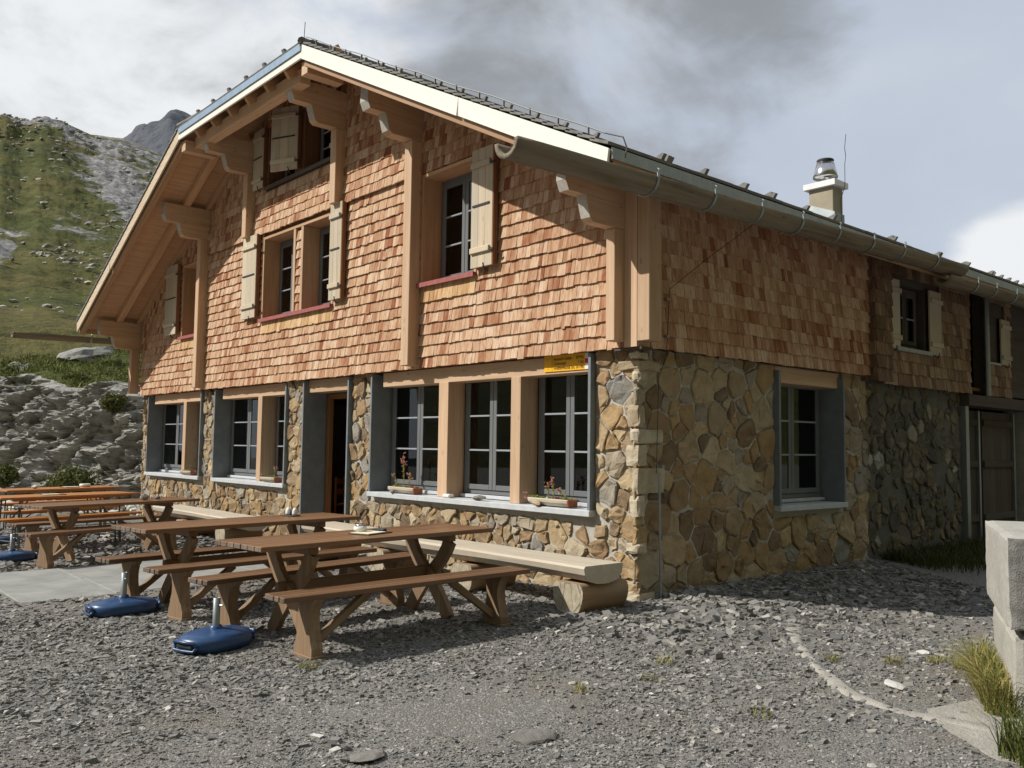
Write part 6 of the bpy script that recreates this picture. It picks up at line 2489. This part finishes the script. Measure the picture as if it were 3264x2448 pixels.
root = empty('menu_board', on_table(T1, 0.03, 0.02, 0.75), 0.35)
m = MB(); m.box((-0.11, -0.16, 0), (0.11, 0.16, 0.008), ch=0.002); m.build('clipboard', 'black_iron', root)
m = MB(); m.box((-0.095, -0.15, 0.0085), (0.095, 0.09, 0.013)); m.build('menu_card', 'paper', root)
m = MB(); m.box((-0.06, 0.10, 0.009), (0.06, 0.15, 0.032), ch=0.006); m.build('clip', 'black_iron', root)
tag(root, 'open cream menu on a black clipboard on the nearest table', 'menu')
root = empty('glass_ashtray', on_table(T1, -0.06, -0.02, 0.764), 0)
m = MB(); m.lathe([(0.0, 0.0), (0.048, 0.0), (0.056, 0.012), (0.054, 0.04), (0.045, 0.041), (0.040, 0.014), (0.0, 0.012)], n=20); m.build('bowl', 'ceramic', root, True)
m = MB(); m.lathe([(0.0, 0.041), (0.044, 0.042), (0.036, 0.060), (0.0, 0.064)], n=14); m.build('lid', 'steel', root, True)
tag(root, 'round pale ashtray standing on the menu of the nearest table', 'ashtray')
root = empty('condiment_set', on_table(T2, -0.12, 0.62, 0.75), 0.2)
m = MB(); m.box((-0.085, -0.06, 0), (0.085, 0.06, 0.010), ch=0.003); m.build('tray', 'black_iron', root)
for i, (x, y) in enumerate(((-0.045, 0.0), (0.05, 0.01))):
    m = MB(); m.lathe([(0.0, 0.011), (0.028, 0.011), (0.030, 0.03), (0.026, 0.065), (0.016, 0.085), (0.0, 0.09)], (x, y, 0), 14); m.build('jar', 'ceramic', root, True)
m = MB(); m.lathe([(0.0, 0.011), (0.022, 0.011), (0.022, 0.075), (0.0, 0.08)], (0.005, 0.02, 0), 12); m.build('jar', 'black_iron', root, True)
tag(root, 'two white jars and a dark one on a tray on the second table', 'condiment set')
p = on_table(T3, 0.10, 0.42, 0.75)
sill_stone(p.x, p.y, 0.062, (1.2, 0.8, 0.75), 'slate_stone', 'round grey stone on the third trestle table', 31, p.z)
p = on_table(T3, 0.06, 0.66, 0.75)
sill_stone(p.x, p.y, 0.055, (1.3, 0.7, 0.5), 'slate_stone', 'smaller dark stone next to the round one on the third table', 32, p.z)
root = empty('ashtray', on_table(T5, 0.02, 0.55, 0.77), 0)
m = MB(); m.lathe([(0.0, 0.0), (0.085, 0.0), (0.10, 0.02), (0.098, 0.058), (0.082, 0.06), (0.075, 0.03), (0.0, 0.025)], n=22); m.build('bowl', 'ceramic', root, True)
tag(root, 'white round ashtray on the folding table closest to the cliff', 'ashtray')
root = empty('menu_board', on_table(T5, 0.02, 0.24, 0.77), 0.15)
m = MB(); m.box((-0.10, -0.15, 0), (0.10, 0.15, 0.007)); m.build('clipboard', 'black_iron', root)
m = MB(); m.box((-0.09, -0.11, 0.0075), (0.09, 0.145, 0.014)); m.build('menu_card', 'paper', root)
tag(root, 'menu on a clipboard beside the white ashtray, table closest to the cliff', 'menu')
p = on_table(T5, 0.02, -0.45, 0.77)
sill_stone(p.x, p.y, 0.06, (1.5, 0.9, 0.5), 'pale_stone', 'flat pale stone on the folding table closest to the cliff', 35, p.z)
root = empty('menu_board', on_table(T4, 0.0, -0.15, 0.77), 0.1)
m = MB(); m.box((-0.10, -0.16, 0), (0.10, 0.16, 0.007)); m.build('clipboard', 'black_iron', root)
m = MB(); m.box((-0.09, -0.155, 0.0075), (0.09, 0.08, 0.012)); m.build('menu_card', 'paper', root)
p = on_table(T4, 0.0, -0.15, 0.77)
tag(root, 'menu lying on the folding table behind the third trestle table', 'menu')

# --- wooden chair just inside the door
root = empty('wooden_chair', (-7.85, 1.45, -0.004), 2.2)
for (x, y, h) in ((-0.19, -0.19, 0.44), (0.19, -0.19, 0.44), (-0.19, 0.19, 0.92), (0.19, 0.19, 0.92)):
    m = MB(); m.box((x - 0.018, y - 0.018, 0.0), (x + 0.018, y + 0.018, h), ch=0.003); m.build('leg', 'beer_wood', root)
m = MB(); m.box((-0.22, -0.22, 0.441), (0.22, 0.17, 0.465), ch=0.006); m.build('seat', 'beer_wood', root)
for z in (0.62, 0.80):
    m = MB(); m.box((-0.17, 0.175, z), (0.17, 0.20, z + 0.09), ch=0.004); m.build('back_slat', 'beer_wood', root)
tag(root, 'plain wooden chair standing just inside the open doorway', 'chair')

# --- hiking sign on the lintel
root = empty('hiking_sign', (-1.41, 0.038, 2.33))
SGY = 0.0
m = MB(); m.prism([(0.0, 0.0), (0.675, 0.0), (0.72, 0.09), (0.675, 0.18), (0.0, 0.18)], (0, SGY, 0), (1, 0, 0), (0, 0, 1), (0, 0.006, 0)); m.build('plate', 'sign_yellow', root)
m = MB(); m.prism([(0.632, 0.0), (0.675, 0.0), (0.72, 0.09), (0.675, 0.18), (0.632, 0.18)], (0, SGY - 0.0012, 0), (1, 0, 0), (0, 0, 1), (0, 0.001, 0)); m.build('white_tip', 'white_paint', root)
m = MB(); m.prism([(0.632, 0.065), (0.707, 0.065), (0.7195, 0.09), (0.707, 0.115), (0.632, 0.115)], (0, SGY - 0.0024, 0), (1, 0, 0), (0, 0, 1), (0, 0.001, 0)); m.build('red_band', 'sign_red', root)
m = MB(); m.box((0.1235, SGY - 0.0012, 0.0), (0.1265, SGY - 0.0002, 0.18)); m.build('divider', 'sign_black', root)
for z in (0.03, 0.135):
    m = MB(); m.lathe([(0.0, 0.004), (0.006, 0.003), (0.007, 0.0)], n=10)
    o = m.build('screw', 'galvanised', root); o.location = (0.06, SGY - 0.0002, z); o.rotation_euler = (R(90), 0, 0)


def lettering(txt, x, z, size, align='LEFT'):
    cu = bpy.data.curves.new('lettering', 'FONT')
    cu.body = txt
    cu.size = size
    cu.align_x = align
    cu.extrude = 0.0004
    cu.space_character = 0.95
    cu.materials.append(MATS['sign_black'])
    tmp = bpy.data.objects.new('lettering_curve', cu)
    COL.objects.link(tmp)
    dg = bpy.context.evaluated_depsgraph_get()
    me = bpy.data.meshes.new_from_object(tmp.evaluated_get(dg))
    bpy.data.objects.remove(tmp)
    o = bpy.data.objects.new('lettering', me)
    COL.objects.link(o)
    o.parent = root
    o.location = (x, SGY - 0.0012, z)
    o.rotation_euler = (R(90), 0, 0)
    o.scale = (0.86, 1, 1)


for (t1, t2, z) in (('Aeussern Gelten', '20 Min.', 0.118), ('Chüetungel', '1 Std.', 0.068), ('Wildhornhütte', '3 Std. 20 Min.', 0.016)):
    lettering(t1, 0.148, z, 0.052)
    lettering(t2, 0.620, z, 0.052, 'RIGHT')
tag(root, 'yellow hiking direction sign on the lintel above the big window', 'sign')


# --- concrete block on a low wall at the right edge
d1 = np.array([-0.425, 0.905, 0.0]); d2 = np.array([0.905, 0.425, 0.0]); F0_ = np.array([3.80, -1.24, 0.0])


def skew_block(name, mats, off, la, lb, z0, z1, ch):
    import bmesh
    bm = bmesh.new()
    bmesh.ops.create_cube(bm, size=1.0)
    bmesh.ops.subdivide_edges(bm, edges=bm.edges[:], cuts=22, use_grid_fill=True)
    V = np.array([v.co[:] for v in bm.verts])
    F = [[v.index for v in f.verts] for f in bm.faces]
    bm.free()
    size = np.array([lb, la, z1 - z0])
    P = V * size
    # round and chip the arrises, roughen the faces
    d = np.abs(V) * size - size / 2
    edge = np.sort(-d, axis=1)[:, 1]
    nrm = np.where(np.abs(V) > 0.499, np.sign(V), 0.0)
    nl = np.linalg.norm(nrm, axis=1)[:, None]
    nrm = nrm / np.maximum(nl, 1)
    chip = np.clip(fbm(P * 5 + 3, 4, 201) * 1.4, 0, 1) * np.exp(-edge / 0.03)
    P = P - nrm * (ch * np.exp(-edge / 0.012) + 0.022 * chip + 0.004 * (fbm(P * 16, 4, 203) + 1))[:, None]
    P = P + np.array([lb / 2, la / 2, (z0 + z1) / 2])
    W_ = P[:, :1] * d2 + P[:, 1:2] * d1 + P[:, 2:] * np.array([0, 0, 1.0]) + F0_ + d2 * off[0] + d1 * off[1]
    m = MB(); m.add(W_, F, 0.5)
    o = m.build(name, mats)
    for p in o.data.polygons:
        n = np.array(p.normal)
        if n @ d2 > 0.6 or n @ d1 < -0.6:
            p.material_index = 1
    return o


o = skew_block('concrete_block', ['concrete', 'concrete_rough'], (0, 0), 1.42, 1.1, 0.485, 1.025, 0.014)
tag(o, 'weathered concrete block resting on the low wall at the photo edge', 'block')
o = skew_block('low_wall', ['concrete', 'concrete'], (0.025, 0.03), 1.25, 1.2, -0.4, 0.465, 0.02)
tag(o, 'low concrete wall with tufts of grass at its foot, carrying a block', 'wall')


# --- grass tufts
def tuft(pts, n, h, w, mat, name, label, spread=0.10, lean=0.7):
    P = []
    for (x, y, k) in pts:
        q = int(n * k)
        a = RNG.random(q) * 6.28; r = spread * np.sqrt(RNG.random(q)) * (0.6 + 0.6 * k)
        xx, yy = x + r * np.cos(a), y + r * np.sin(a)
        P.append(np.column_stack((xx, yy, gz(xx, yy))))
    P = np.vstack(P)
    o = blades(len(P), P, h, w, mat, name, lean)
    tag(o, label, 'grass', kind='stuff')


e = lambda s, out: tuple((F0_ + d1 * s - d2 * out * 0.55)[:2])
tuft([(*e(0.10, 0.06), 1.0), (*e(0.28, 0.07), 1.0), (*e(0.45, 0.07), 1.0), (*e(0.62, 0.08), 1.0), (*e(0.80, 0.08), 0.9), (*e(0.98, 0.08), 0.9), (*e(1.15, 0.07), 0.8)], 300, 0.225, 0.0030, 'dry_grass', 'grass_tuft', 'tall dry yellow grass along the foot of the low concrete wall', 0.075, 1.2)
tuft([(4.12, -1.85, 1.0), (4.28, -2.0, 1.0), (4.25, -1.75, 0.8)], 300, 0.20, 0.004, 'alpine_grass', 'grass_tuft', 'green grass clump in the bottom corner below the low wall', 0.13, 0.8)
tuft([(3.05, 0.02, 0.7), (2.92, -0.15, 0.5), (3.15, -0.18, 0.6), (2.45, -0.75, 0.25), (2.75, -0.45, 0.25), (2.0, -2.2, 0.2), (1.75, -1.75, 0.2), (0.35, -3.75, 0.3), (2.9, -2.3, 0.2), (1.9, -2.75, 0.2)], 170, 0.055, 0.0032, 'dry_grass', 'weed_grass', 'small weeds sprouting through the gravel', 0.09, 1.2)
P = []
q = 9000
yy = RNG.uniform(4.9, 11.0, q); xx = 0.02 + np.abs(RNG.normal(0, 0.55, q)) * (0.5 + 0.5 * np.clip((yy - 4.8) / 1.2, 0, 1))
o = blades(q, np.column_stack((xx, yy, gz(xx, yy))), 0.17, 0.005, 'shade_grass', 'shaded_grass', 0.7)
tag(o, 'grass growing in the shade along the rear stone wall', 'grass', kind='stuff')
